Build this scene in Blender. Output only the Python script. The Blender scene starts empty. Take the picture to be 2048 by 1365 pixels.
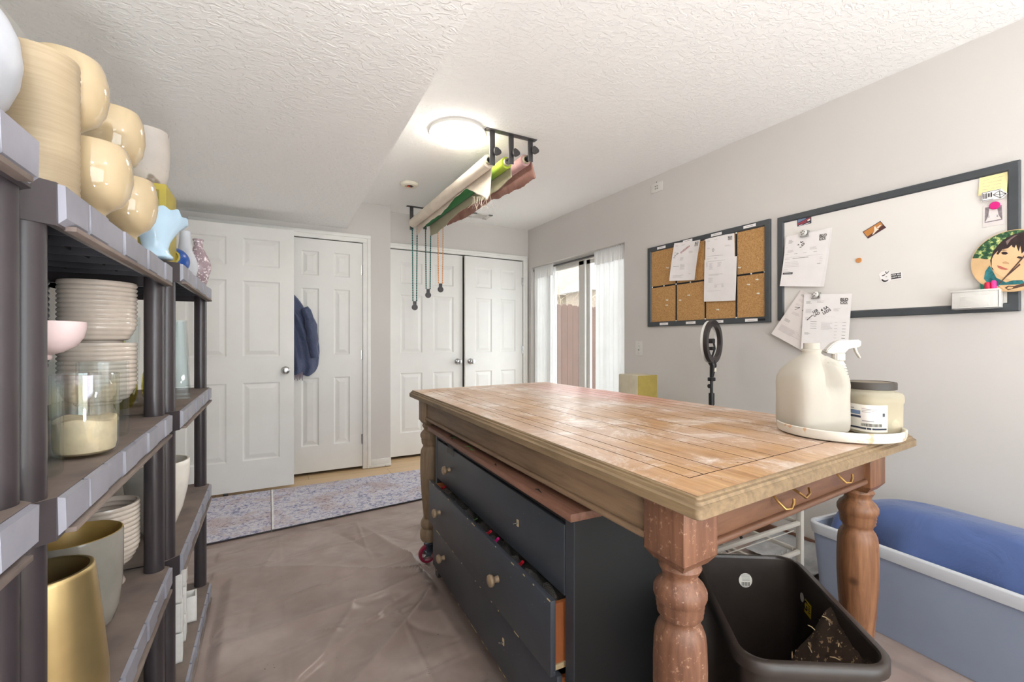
import bpy, bmesh, math, random
from mathutils import Vector, Matrix, noise
random.seed(7)
sc = bpy.context.scene
col = sc.collection
PI = math.pi
XR = 2.592          # right wall plane
XL = -0.704         # left wall plane
YC = 4.24           # closet wall plane
YD = 4.42           # recessed wall with the double doors
ZC = 2.42           # ceiling
ZS = 2.165          # dropped ceiling
YB = -1.9           # wall behind the camera

# ------------------------------------------------------------------ materials
def lin(c):
    c /= 255.0
    return c / 12.92 if c <= 0.04045 else ((c + 0.055) / 1.055) ** 2.4
def rgb(r, g, b): return (lin(r), lin(g), lin(b), 1.0)
MATS = {}
class NT:
    def __init__(s, name):
        s.m = bpy.data.materials.new(name); s.m.use_nodes = True
        s.t = s.m.node_tree; s.b = s.t.nodes['Principled BSDF']; s.o = s.t.nodes['Material Output']
        MATS[name] = s.m
    def n(s, typ, **kw):
        x = s.t.nodes.new(typ)
        for k, v in kw.items():
            if k in x.inputs.keys(): x.inputs[k].default_value = v
            else: setattr(x, k, v)
        return x
    def l(s, a, b): s.t.links.new(a, b)
    def coord(s, scale=(1, 1, 1), kind='Object'):
        tc = s.n('ShaderNodeTexCoord'); mp = s.n('ShaderNodeMapping'); mp.inputs['Scale'].default_value = scale
        s.l(tc.outputs[kind], mp.inputs['Vector']); return mp.outputs['Vector']
    def noise(s, vec, scale, detail=4, rough=0.6, dist=0.0):
        x = s.n('ShaderNodeTexNoise'); x.inputs['Scale'].default_value = scale; x.inputs['Detail'].default_value = detail
        x.inputs['Roughness'].default_value = rough; x.inputs['Distortion'].default_value = dist
        s.l(vec, x.inputs['Vector']); return x.outputs['Fac']
    def ramp(s, fac, stops):
        r = s.n('ShaderNodeValToRGB'); e = r.color_ramp.elements
        while len(e) < len(stops): e.new(0.5)
        for k, (p, c) in enumerate(stops):
            e[k].position = p; e[k].color = c if len(c) == 4 else (*c, 1)
        s.l(fac, r.inputs['Fac']); return r.outputs['Color']
    def mix(s, fac, a, b, mode='MIX'):
        x = s.n('ShaderNodeMix', data_type='RGBA', blend_type=mode)
        if hasattr(fac, 'is_output'): s.l(fac, x.inputs[0])
        else: x.inputs[0].default_value = fac
        for v, i in ((a, 6), (b, 7)):
            if hasattr(v, 'is_output'): s.l(v, x.inputs[i])
            else: x.inputs[i].default_value = v
        return x.outputs[2]
    def bump(s, h, strength=0.3, dist=0.005):
        x = s.n('ShaderNodeBump'); x.inputs['Strength'].default_value = strength; x.inputs['Distance'].default_value = dist
        s.l(h, x.inputs['Height']); s.l(x.outputs['Normal'], s.b.inputs['Normal'])
    def col(s, c):
        if hasattr(c, 'is_output'): s.l(c, s.b.inputs['Base Color'])
        else: s.b.inputs['Base Color'].default_value = c
    def set(s, **kw):
        for k, v in kw.items(): s.b.inputs[k.replace('_', ' ')].default_value = v
        return s
W1 = (1, 1, 1, 1); K1 = (0, 0, 0, 1)
def plain(name, c, rough=0.5, metal=0.0, vary=0.06, scale=12, bump=0.0, bscale=150, **kw):
    s = NT(name); v = s.coord()
    f = s.noise(v, scale)
    d = tuple(max(0, x * (1 - vary * 2.2)) for x in c[:3]) + (1,)
    e = tuple(min(1, x * (1 + vary)) for x in c[:3]) + (1,)
    s.col(s.ramp(f, [(0.3, d), (0.7, e)]))
    s.b.inputs['Roughness'].default_value = rough; s.b.inputs['Metallic'].default_value = metal
    if bump: s.bump(s.noise(v, bscale, 3), bump, 0.002)
    s.set(**kw)
    return s.m
def speck(name, c, c2, rough=0.5, amount=0.62, scale=90, base_vary=0.08, bump=0.0, **kw):
    s = NT(name); v = s.coord()
    d = tuple(x * (1 - base_vary * 2) for x in c[:3]) + (1,)
    a = s.ramp(s.noise(v, 9), [(0.3, d), (0.7, c)])
    f = s.ramp(s.noise(v, scale, 2, 0.7), [(amount, K1), (amount + 0.04, W1)])
    s.col(s.mix(f, a, c2)); s.b.inputs['Roughness'].default_value = rough
    if bump: s.bump(s.noise(v, 60), bump, 0.002)
    s.set(**kw); return s.m
def wood(name, c1, c2, axis=1, rough=0.5, scale=6, knots=False, specks=None, bump=0.12):
    s = NT(name); st = [9, 9, 9]; st[axis] = 0.7
    v = s.coord(tuple(st))
    f = s.noise(v, scale, 5, 0.65, 0.4)
    c = s.ramp(f, [(0.3, c1), (0.5, tuple((a + b) / 2 for a, b in zip(c1, c2))), (0.72, c2)])
    v2 = s.coord()
    g = s.ramp(s.noise(v2, 3), [(0.35, (0.82, 0.82, 0.82, 1)), (0.7, W1)])
    c = s.mix(1.0, c, g, 'MULTIPLY')
    if knots:
        vo = s.n('ShaderNodeTexVoronoi'); vo.inputs['Scale'].default_value = 9.0; s.l(v2, vo.inputs['Vector'])
        k = s.ramp(vo.outputs['Distance'], [(0.10, (0.10, 0.05, 0.03, 1)), (0.17, W1)])
        c = s.mix(0.8, c, k, 'MULTIPLY')
    if specks:
        k = s.ramp(s.noise(v2, 75, 4, 0.75), [(0.58, K1), (0.67, (.8,) * 3)])
        c = s.mix(k, c, specks)
    s.col(c); s.b.inputs['Roughness'].default_value = rough; s.bump(f, bump, 0.003); return s.m

# room
def wall_mat(name, c):
    s = NT(name); v = s.coord()
    s.col(s.ramp(s.noise(v, 1.5), [(0.3, tuple(x * 0.97 for x in c[:3])), (0.7, c)])); s.set(Roughness=0.75)
    s.bump(s.noise(v, 120, 4), 0.10, 0.002); return s.m
wall_mat('wall_paint', rgb(208, 204, 200))
wall_mat('wall_paint_left', rgb(226, 224, 220))
def ceil_mat(name, c, st):
    s = NT(name); v = s.coord((1, 1.5, 1)); s.col(c); s.set(Roughness=0.85)
    f = s.noise(v, 26, 3, 0.55, 0.9)
    r = s.ramp(f, [(0.47, K1), (0.56, W1)])
    s.bump(r, st, 0.006); return s.m
ceil_mat('ceiling_texture', rgb(243, 243, 242), 0.34)
ceil_mat('soffit_texture', rgb(247, 247, 246), 0.42)
def door_paint():
    s = NT('door_paint'); s.set(Roughness=0.42); v = s.coord((14, 14, 1.2))
    s.col(s.ramp(s.noise(s.coord(), 2.5), [(0.3, rgb(226, 225, 221)), (0.7, rgb(233, 232, 229))]))
    s.bump(s.noise(v, 14, 4), 0.10, 0.002)
door_paint()
plain('trim_paint', rgb(234, 233, 229), 0.4, vary=0.02)
speck('worn_trim', rgb(230, 228, 223), rgb(90, 82, 74), 0.5, 0.70, 30)
def floor_mat():
    s = NT('oak_floor'); v = s.coord((1, 1, 1))
    br = s.n('ShaderNodeTexBrick'); br.inputs['Scale'].default_value = 1.0
    br.inputs['Brick Width'].default_value = 1.3; br.inputs['Row Height'].default_value = 0.18; br.inputs['Mortar Size'].default_value = 0.0015
    br.inputs['Color1'].default_value = rgb(222, 192, 152); br.inputs['Color2'].default_value = rgb(208, 176, 135); br.inputs['Mortar'].default_value = rgb(150, 120, 90)
    s.l(v, br.inputs['Vector'])
    g = s.ramp(s.noise(s.coord((1, 14, 1)), 5, 5), [(0.3, (0.85, 0.83, 0.8, 1)), (0.7, W1)])
    s.col(s.mix(1.0, br.outputs['Color'], g, 'MULTIPLY')); s.set(Roughness=0.4)
floor_mat()
def tarp_mat():
    s = NT('tarp_plastic'); v = s.coord()
    c = s.ramp(s.noise(v, 2.2, 5), [(0.3, rgb(136, 118, 110)), (0.55, rgb(156, 139, 131)), (0.75, rgb(178, 163, 156))])
    k = s.ramp(s.noise(v, 70, 2, 0.6), [(0.74, K1), (0.76, W1)])
    s.col(s.mix(k, c, rgb(70, 52, 42))); s.set(Roughness=0.32)
    s.b.inputs['Specular IOR Level'].default_value = 0.6
    rn = s.n('ShaderNodeTexNoise', noise_type='RIDGED_MULTIFRACTAL'); rn.inputs['Scale'].default_value = 2.6; rn.inputs['Detail'].default_value = 5
    rn.inputs['Distortion'].default_value = 0.5; s.l(s.coord((1, 1.4, 1)), rn.inputs['Vector'])
    s.bump(rn.outputs['Fac'], 1.0, 0.05)
tarp_mat()
def rug_mat():
    s = NT('faded_rug'); v = s.coord()
    f = s.noise(v, 38, 6, 0.75, 0.8); g = s.noise(v, 3.5, 4)
    a = s.ramp(f, [(0.36, rgb(96, 100, 142)), (0.47, rgb(180, 178, 196)), (0.56, rgb(222, 218, 220)), (0.68, rgb(134, 122, 138))])
    b = s.ramp(f, [(0.36, rgb(128, 104, 112)), (0.5, rgb(200, 188, 190)), (0.65, rgb(160, 138, 140))])
    s.col(s.mix(s.ramp(g, [(0.5, K1), (0.62, W1)]), a, b)); s.set(Roughness=0.95)
    s.bump(s.noise(v, 220, 2), 0.4, 0.003)
rug_mat()
plain('rug_band', rgb(232, 229, 228), 0.9)
plain('dark_binding', rgb(70, 68, 74), 0.9)
# shelving
def shelf_mat():
    s = NT('shelf_plastic'); v = s.coord()
    s.col(s.ramp(s.noise(v, 7), [(0.3, rgb(134, 134, 144)), (0.7, rgb(154, 154, 165))])); s.set(Roughness=0.42)
    s.bump(s.noise(v, 160, 2), 0.08, 0.001)
    d = NT('dusty_shelf_top'); v = d.coord()
    d.col(d.ramp(d.noise(v, 6, 5), [(0.3, rgb(104, 92, 88)), (0.7, rgb(136, 122, 112))])); d.set(Roughness=0.8)
shelf_mat()
plain('post_plastic', rgb(60, 54, 57), 0.30, vary=0.05)
plain('rib_plastic', rgb(38, 38, 46), 0.5)
# ceramics, glass
plain('cream_glaze', rgb(190, 170, 136), 0.06, vary=0.03, scale=4, Coat_Weight=0.5)
def ribbed_paint():
    s = NT('oat_matte'); s.col(s.ramp(s.noise(s.coord((2, 2, 60)), 6), [(0.3, rgb(164, 146, 118)), (0.7, rgb(176, 158, 130))])); s.set(Roughness=0.55)
ribbed_paint()
speck('mottled_concrete', rgb(200, 192, 184), rgb(140, 128, 118), 0.6, 0.60, 14)
plain('olive_paint', rgb(176, 160, 62), 0.5)
plain('olive_dark', rgb(140, 126, 48), 0.5)
plain('sand_paint', rgb(206, 196, 172), 0.55)
plain('olive_side', rgb(178, 158, 82), 0.55)
plain('pale_blue_glaze', rgb(186, 214, 234), 0.16, vary=0.04, scale=5)
plain('royal_blue_glaze', rgb(18, 76, 160), 0.3)
plain('pale_grey_ceramic', rgb(196, 200, 208), 0.4)
speck('mauve_speckle', rgb(160, 140, 148), rgb(222, 214, 216), 0.18, 0.56, 110)
plain('stone_glaze', rgb(214, 202, 190), 0.16, vary=0.06, Coat_Weight=0.3)
plain('dark_slate_glaze', rgb(72, 78, 88), 0.3)
plain('blush_matte', rgb(226, 204, 204), 0.42)
plain('ivory_sand', rgb(242, 236, 206), 0.7, vary=0.08, scale=40)
plain('brass_gold', rgb(204, 180, 128), 0.34, 0.8, vary=0.12, scale=4)
plain('gold_inner', rgb(176, 146, 84), 0.4, 0.2)
plain('grey_glaze', rgb(150, 146, 138), 0.14)
plain('white_ceramic', rgb(238, 232, 222), 0.25)
plain('white_matte', rgb(238, 236, 232), 0.45)
def glass(name, tint, refl=0.12, tintc=None, irid=False):
    s = NT(name)
    tr = s.n('ShaderNodeBsdfTransparent'); gl = s.n('ShaderNodeBsdfGlossy'); gl.inputs['Roughness'].default_value = 0.03
    tr.inputs['Color'].default_value = tint
    lw = s.n('ShaderNodeLayerWeight'); lw.inputs['Blend'].default_value = 0.25
    r = s.ramp(lw.outputs['Facing'], [(0.0, (refl * 0.45,) * 3), (0.55, (refl,) * 3), (1.0, (0.7, 0.7, 0.7))])
    if irid:
        c = s.ramp(s.noise(s.coord(), 9, 2), [(0.3, (0.95, 0.75, 0.9)), (0.45, (0.7, 0.9, 1.0)), (0.6, (1.0, 0.95, 0.6)), (0.75, (0.9, 0.7, 0.95))])
        s.l(c, gl.inputs['Color'])
    mx = s.n('ShaderNodeMixShader'); s.l(r, mx.inputs[0]); s.l(tr.outputs[0], mx.inputs[1]); s.l(gl.outputs[0], mx.inputs[2])
    s.l(mx.outputs[0], s.o.inputs['Surface']); s.t.nodes.remove(s.b); return s.m
glass('clear_glass', (0.95, 0.97, 0.97, 1), 0.07)
glass('iridescent_glass', (0.97, 0.95, 0.93, 1), 0.20, irid=True)
glass('thin_glass', (0.93, 0.95, 0.95, 1), 0.03)
glass('yellow_glass', (0.84, 0.80, 0.42, 1), 0.16)
glass('window_glass', (0.97, 0.98, 0.98, 1), 0.05)
def translucent(name, c, trans=0.35, alpha=0.12):
    s = NT(name); df = s.n('ShaderNodeBsdfDiffuse'); tl = s.n('ShaderNodeBsdfTranslucent'); tp = s.n('ShaderNodeBsdfTransparent')
    cc = s.ramp(s.noise(s.coord(), 5), [(0.3, tuple(x * 0.94 for x in c[:3])), (0.7, c)])
    s.l(cc, df.inputs['Color']); s.l(cc, tl.inputs['Color'])
    a = s.n('ShaderNodeMixShader'); a.inputs[0].default_value = trans; s.l(df.outputs[0], a.inputs[1]); s.l(tl.outputs[0], a.inputs[2])
    b = s.n('ShaderNodeMixShader'); b.inputs[0].default_value = alpha; s.l(a.outputs[0], b.inputs[1]); s.l(tp.outputs[0], b.inputs[2])
    s.l(b.outputs[0], s.o.inputs['Surface']); s.t.nodes.remove(s.b); return s.m
translucent('sheer_curtain', rgb(242, 242, 241), 0.14, 0.03)
translucent('frosted_plastic', rgb(176, 186, 206), 0.3, 0.22)
translucent('frosted_rim', rgb(226, 228, 232), 0.3, 0.06)
translucent('crinkled_film', rgb(150, 148, 146), 0.3, 0.55)
translucent('jug_plastic', rgb(210, 204, 193), 0.35, 0.03)
translucent('cloudy_jar', rgb(208, 200, 178), 0.3, 0.30)
# furniture
def table_mat():
    s = NT('worn_pine_top'); uv = s.coord(kind='UV')
    g = s.n('ShaderNodeSeparateXYZ'); s.l(uv, g.inputs[0])
    v = s.coord((1, 1, 1), 'UV'); vs = s.coord((10, 0.8, 1), 'UV')
    f = s.noise(vs, 5, 5, 0.65, 0.5)
    c = s.ramp(f, [(0.28, rgb(150, 108, 72)), (0.5, rgb(180, 139, 97)), (0.72, rgb(203, 165, 120))])
    # grey bleached wear, white dust, pink and yellow stains
    wf = s.ramp(s.noise(v, 2.4, 5, 0.65), [(0.42, K1), (0.60, (0.85,) * 3)])
    c = s.mix(wf, c, rgb(194, 166, 146))
    df = s.ramp(s.noise(v, 5, 7, 0.78, 0.6), [(0.50, K1), (0.66, (0.85,) * 3)])
    c = s.mix(df, c, rgb(232, 224, 216))
    pk = s.n('ShaderNodeTexGradient', gradient_type='SPHERICAL'); mp = s.n('ShaderNodeMapping')
    mp.inputs['Location'].default_value = (-2.9, -2.1, 0); mp.inputs['Scale'].default_value = (3.2, 1.6, 1)
    tc = s.n('ShaderNodeTexCoord'); s.l(tc.outputs['UV'], mp.inputs['Vector']); s.l(mp.outputs[0], pk.inputs['Vector'])
    pf = s.ramp(pk.outputs['Fac'], [(0.0, K1), (0.8, (0.55,) * 3)])
    c = s.mix(pf, c, rgb(226, 130, 122))
    ks = s.ramp(s.noise(v, 60, 2, 0.6), [(0.735, K1), (0.75, W1)])
    c = s.mix(ks, c, rgb(70, 50, 40))
    s.col(c); s.set(Roughness=0.30); s.bump(f, 0.10, 0.002)
table_mat()
wood('pine_weathered', rgb(126, 104, 82), rgb(164, 140, 112), 2, 0.6, 6)
wood('pine_edge', rgb(112, 92, 68), rgb(152, 128, 96), 1, 0.6, 6)
wood('pine_apron', rgb(122, 97, 74), rgb(156, 128, 100), 1, 0.6, 6)
wood('pine_red', rgb(98, 62, 45), rgb(142, 100, 76), 2, 0.5, 6, False, rgb(180, 142, 118))
wood('pine_knotty', rgb(96, 60, 38), rgb(158, 110, 76), 2, 0.45, 6, True)
wood('pine_dark_apron', rgb(94, 62, 45), rgb(126, 88, 64), 0, 0.5, 6)
plain('groove_dark', rgb(84, 58, 40), 0.8)
speck('slate_paint', rgb(62, 66, 74), rgb(150, 148, 144), 0.42, 0.735, 70, 0.08)
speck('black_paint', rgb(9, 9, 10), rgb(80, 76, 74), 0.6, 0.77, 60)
wood('dresser_top_wood', rgb(120, 82, 66), rgb(152, 110, 90), 1, 0.55)
wood('drawer_box_wood', rgb(150, 84, 46), rgb(172, 102, 58), 2, 0.6)
wood('raw_wood', rgb(190, 166, 128), rgb(214, 192, 150), 1, 0.6)
wood('knob_wood', rgb(146, 122, 96), rgb(174, 150, 122), 2, 0.4)
plain('chrome', rgb(190, 190, 190), 0.22, 1.0, vary=0.03)
plain('caster_steel', rgb(150, 166, 184), 0.25, 0.9)
plain('red_tyre', rgb(140, 22, 58), 0.4)
plain('black_plastic', rgb(34, 33, 35), 0.38)
plain('black_metal', rgb(74, 72, 73), 0.4, 0.35)
plain('brass_hook', rgb(190, 150, 90), 0.3, 0.9)
plain('bin_plastic', rgb(54, 46, 42), 0.36, vary=0.1)
speck('soil', rgb(64, 48, 36), rgb(150, 122, 92), 0.9, 0.60, 70, 0.3, 0.8)
plain('straw_bits', rgb(220, 192, 150), 0.7, vary=0.3)
plain('leaf_green', rgb(96, 150, 50), 0.5)
def cloth(name, c, rough=0.85, wr=0.35, scale=9):
    s = NT(name); v = s.coord()
    s.col(s.ramp(s.noise(v, 4), [(0.3, tuple(x * 0.82 for x in c[:3])), (0.7, c)])); s.set(Roughness=rough)
    s.b.inputs['Sheen Weight'].default_value = 0.2
    s.bump(s.noise(v, scale, 5, 0.6, 0.9), wr, 0.03); return s.m
cloth('blue_cotton', rgb(74, 96, 148), 0.8, 0.3, 6)
cloth('navy_jacket', rgb(70, 80, 112), 0.55, 0.45, 16)
cloth('dark_lining', rgb(62, 52, 56), 0.8)
cloth('mauve_cloth', rgb(150, 136, 148), 0.9)
cloth('canvas_cream', rgb(232, 218, 200), 0.9, 0.3, 12)
cloth('canvas_back', rgb(188, 180, 150), 0.9, 0.3, 12)
def green_cloth():
    s = NT('green_painted_cloth'); v = s.coord()
    g = s.n('ShaderNodeSeparateXYZ'); s.l(v, g.inputs[0])
    f = s.n('ShaderNodeMapRange'); f.inputs['From Min'].default_value = 0.0; f.inputs['From Max'].default_value = 1.6; s.l(g.outputs['Y'], f.inputs['Value'])
    s.col(s.ramp(f.outputs[0], [(0.0, rgb(176, 196, 62)), (0.12, rgb(110, 152, 52)), (0.3, rgb(58, 122, 66)), (1.0, rgb(44, 110, 70))])); s.set(Roughness=0.85)
    p = NT('pink_painted_cloth'); v = p.coord()
    p.col(p.ramp(p.noise(v, 4, 4), [(0.3, rgb(176, 128, 124)), (0.55, rgb(210, 176, 178)), (0.75, rgb(226, 206, 222))])); p.set(Roughness=0.85)
    q = NT('rust_cloth_back'); v = q.coord()
    q.col(q.ramp(q.noise(v, 7, 4), [(0.3, rgb(150, 104, 96)), (0.6, rgb(182, 142, 130)), (0.75, rgb(200, 172, 146))])); q.set(Roughness=0.9)
green_cloth()
def banded(name, c1, c2, freq):
    s = NT(name); v = s.coord(); g = s.n('ShaderNodeSeparateXYZ'); s.l(v, g.inputs[0])
    a = s.n('ShaderNodeMath', operation='MULTIPLY'); a.inputs[1].default_value = freq; s.l(g.outputs['Z'], a.inputs[0])
    b = s.n('ShaderNodeMath', operation='FRACT'); s.l(a.outputs[0], b.inputs[0])
    s.col(s.ramp(b.outputs[0], [(0.45, c1), (0.5, c2)])); s.set(Roughness=0.4)
banded('teal_beads', rgb(24, 140, 128), rgb(20, 40, 44), 45)
banded('orange_beads', rgb(240, 186, 132), rgb(226, 150, 84), 45)
# boards and paper
plain('whiteboard', rgb(226, 222, 217), 0.16, vary=0.015, scale=2)
def cork():
    s = NT('cork'); v = s.coord()
    s.col(s.ramp(s.noise(v, 160, 3, 0.7), [(0.3, rgb(150, 108, 62)), (0.5, rgb(184, 140, 88)), (0.7, rgb(204, 164, 112))])); s.set(Roughness=0.9)
cork()
plain('frame_charcoal', rgb(66, 70, 74), 0.45)
plain('ribbon_black', rgb(24, 22, 24), 0.8)
plain('paper', rgb(238, 234, 233), 0.7, vary=0.02)
plain('paper_pinkish', rgb(226, 218, 214), 0.7, vary=0.02)
plain('ink_grey', rgb(150, 146, 146), 0.8)
plain('ink_faint', rgb(200, 192, 192), 0.8)
plain('ink_black', rgb(30, 30, 32), 0.7)
plain('ink_red', rgb(150, 50, 80), 0.7)
plain('logo_patch', rgb(204, 198, 196), 0.8)
plain('sticky_note', rgb(242, 230, 170), 0.7)
plain('magenta_plastic', rgb(214, 30, 128), 0.3)
plain('tan_magnet', rgb(208, 142, 82), 0.5)
plain('marker_green', rgb(16, 128, 100), 0.4)
plain('marker_red', rgb(196, 20, 66), 0.4)
plain('marker_pink', rgb(232, 50, 140), 0.4)
plain('white_plastic', rgb(216, 214, 209), 0.35, vary=0.02)
plain('pin_clear', rgb(232, 224, 206), 0.2)
plain('photo_grey', rgb(150, 140, 144), 0.4, vary=0.3, scale=40)
plain('photo_white', rgb(226, 218, 216), 0.4)
plain('art_orange', rgb(198, 132, 66), 0.5)
plain('art_brown', rgb(86, 48, 44), 0.5)
plain('art_cream', rgb(244, 226, 206), 0.5)
plain('sticker_navy', rgb(48, 50, 66), 0.5)
plain('sticker_red', rgb(170, 62, 74), 0.5)
plain('sticker_blue', rgb(110, 130, 160), 0.5)
def foliage_print():
    s = NT('photo_foliage'); v = s.coord()
    s.col(s.ramp(s.noise(v, 60, 4, 0.7), [(0.35, rgb(24, 56, 40)), (0.52, rgb(52, 96, 62)), (0.62, rgb(190, 200, 120)), (0.72, rgb(236, 230, 170))])); s.set(Roughness=0.35)
foliage_print()
plain('photo_skin', rgb(232, 192, 148), 0.35, vary=0.04)
plain('photo_skin_shadow', rgb(206, 160, 120), 0.35)
plain('photo_tan', rgb(216, 180, 134), 0.35, vary=0.08)
plain('photo_hair', rgb(54, 40, 40), 0.35, vary=0.2, scale=40)
plain('photo_hair_sheen', rgb(130, 110, 106), 0.35)
plain('photo_lips', rgb(190, 108, 92), 0.35)
plain('photo_teal', rgb(46, 118, 124), 0.35, vary=0.3, scale=60)
plain('photo_strap', rgb(90, 66, 56), 0.35)
speck('stained_white', rgb(222, 218, 208), rgb(206, 172, 142), 0.35, 0.60, 26)
plain('dark_lid', rgb(58, 52, 46), 0.5)
plain('lid_dust', rgb(128, 118, 102), 0.8)
plain('jar_fill', rgb(186, 176, 152), 0.9, vary=0.08, scale=30)
plain('label_white', rgb(236, 232, 222), 0.5)
plain('label_navy', rgb(52, 58, 78), 0.5)
plain('label_orange', rgb(214, 110, 78), 0.5)
plain('label_yellow', rgb(206, 182, 30), 0.5)
plain('bottle_white', rgb(200, 195, 186), 0.35, vary=0.02)
plain('ring_black', rgb(52, 46, 46), 0.35)
plain('detector_cream', rgb(236, 230, 212), 0.5)
plain('wire_red', rgb(196, 84, 66), 0.5)
plain('grille_grey', rgb(160, 158, 154), 0.6)
plain('white_wire', rgb(180, 175, 166), 0.4)
plain('grey_film', rgb(170, 172, 174), 0.3, vary=0.12)
plain('fence_stain', rgb(82, 60, 50), 0.8, vary=0.08, scale=3)
plain('roof_shingle', rgb(130, 118, 104), 0.9, vary=0.2, scale=30)
plain('siding', rgb(150, 138, 122), 0.9)
plain('bark', rgb(150, 132, 112), 0.9, vary=0.2)
plain('patio', rgb(196, 190, 182), 0.9)
plain('baseboard_brown', rgb(112, 78, 62), 0.6)
plain('red_pen', rgb(186, 24, 44), 0.4)
plain('green_twig', rgb(74, 120, 58), 0.6)
def emis(name, c, st):
    s = NT(name); e = s.n('ShaderNodeEmission'); e.inputs['Color'].default_value = c; e.inputs['Strength'].default_value = st
    s.l(e.outputs[0], s.o.inputs['Surface']); s.t.nodes.remove(s.b)
emis('lamp_glow', (1.0, 0.94, 0.85, 1), 12.0)
emis('fill_dome_glow', (1.0, 0.97, 0.93, 1), 7.0)  # glow of the two added ceiling domes
emis('fill_light_glow', (1.0, 0.99, 0.985, 1), 84.0)  # glow of the added unseen uplights
emis('fill_light_soft', (1.0, 0.99, 0.985, 1), 31.0)

# ------------------------------------------------------------------ mesh helpers
class MB:
    def __init__(s): s.v = []; s.f = []; s.m = []; s.mats = []; s.uv = None
    def mi(s, mat):
        if mat is None: return 0
        if mat not in s.mats: s.mats.append(mat)
        return s.mats.index(mat)
    def add(s, vs, fs, mat=None):
        o = len(s.v); s.v += [Vector(x) for x in vs]; k = s.mi(mat)
        s.f += [[o + i for i in f] for f in fs]; s.m += [k] * len(fs); return s
    def bm(s, b, mat=None, M=None):
        b.verts.index_update()
        vs = [(M @ v.co if M else v.co.copy()) for v in b.verts]; fs = [[v.index for v in f.verts] for f in b.faces]
        s.add(vs, fs, mat); b.free(); return s
    def box(s, a, b, bev=0.0, mat=None, M=None, seg=2):
        bm = bmesh.new(); bmesh.ops.create_cube(bm, size=1)
        for v in bm.verts:
            v.co = Vector([(a[i] + b[i]) / 2 + v.co[i] * (b[i] - a[i]) for i in range(3)])
        if bev: bmesh.ops.bevel(bm, geom=bm.edges[:], offset=bev, segments=seg, affect='EDGES', profile=0.5)
        return s.bm(bm, mat, M)
    def lathe(s, prof, c=(0, 0, 0), n=40, mat=None, mod=None, M=None, cap=True):
        vs = []; fs = []
        for k, (r, z) in enumerate(prof):
            for i in range(n):
                a = 2 * PI * i / n
                rr, zz = (mod(r, z, a, k) if mod else (r, z))
                p = Vector((rr * math.cos(a), rr * math.sin(a), zz))
                vs.append((M @ p if M else p) + Vector(c))
        for k in range(len(prof) - 1):
            for i in range(n):
                j = (i + 1) % n
                fs.append([k * n + i, k * n + j, (k + 1) * n + j, (k + 1) * n + i])
        if cap and prof[0][0] > 1e-5: fs.append(list(range(n))[::-1])
        if cap and prof[-1][0] > 1e-5: fs.append([(len(prof) - 1) * n + i for i in range(n)])
        return s.add(vs, fs, mat)
    def tube(s, pts, r, n=10, mat=None, cap=True):
        pts = [Vector(p) for p in pts]; rs = r if isinstance(r, (list, tuple)) else [r] * len(pts)
        vs = []; fs = []; up = None
        for i, p in enumerate(pts):
            d = (pts[min(i + 1, len(pts) - 1)] - pts[max(i - 1, 0)]).normalized()
            if up is None:
                up = Vector((0, 0, 1)) if abs(d.z) < 0.9 else Vector((1, 0, 0))
            a = d.cross(up)
            if a.length < 1e-4: a = d.cross(Vector((0, 1, 0.1)))
            a.normalize(); b = a.cross(d); up = b
            for k in range(n):
                t = 2 * PI * k / n
                vs.append(p + (a * math.cos(t) + b * math.sin(t)) * rs[i])
        for i in range(len(pts) - 1):
            for k in range(n):
                j = (k + 1) % n
                fs.append([i * n + k, i * n + j, (i + 1) * n + j, (i + 1) * n + k])
        if cap:
            fs.append(list(range(n))[::-1]); fs.append([(len(pts) - 1) * n + k for k in range(n)])
        return s.add(vs, fs, mat)
    def prism(s, poly, z0, z1, mat=None, M=None):
        n = len(poly)
        vs = [Vector((x, y, z0)) for x, y in poly] + [Vector((x, y, z1)) for x, y in poly]
        if M: vs = [M @ v for v in vs]
        fs = [list(range(n))[::-1], list(range(n, 2 * n))] + [[i, (i + 1) % n, n + (i + 1) % n, n + i] for i in range(n)]
        return s.add(vs, fs, mat)
    def grid(s, fn, nu, nv, mat=None, uv=None):
        vs = [fn(i / nu, j / nv) for j in range(nv + 1) for i in range(nu + 1)]
        fs = [[j * (nu + 1) + i, j * (nu + 1) + i + 1, (j + 1) * (nu + 1) + i + 1, (j + 1) * (nu + 1) + i] for j in range(nv) for i in range(nu)]
        return s.add(vs, fs, mat)
    def warp(s, fn): s.v = [Vector(fn(p)) for p in s.v]; return s
def wpos(o):
    p = Vector((0, 0, 0))
    while o is not None: p += o.location; o = o.parent
    return p
def setp(o, label=None, cat=None, group=None, kind=None):
    if label: o['label'] = label
    if cat: o['category'] = cat
    if group: o['group'] = group
    if kind: o['kind'] = kind
    return o
def thing(name, loc, label, cat, group=None):
    o = bpy.data.objects.new(name, None); o.empty_display_size = 0.05; col.objects.link(o); o.location = loc
    return setp(o, label, cat, group)
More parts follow.
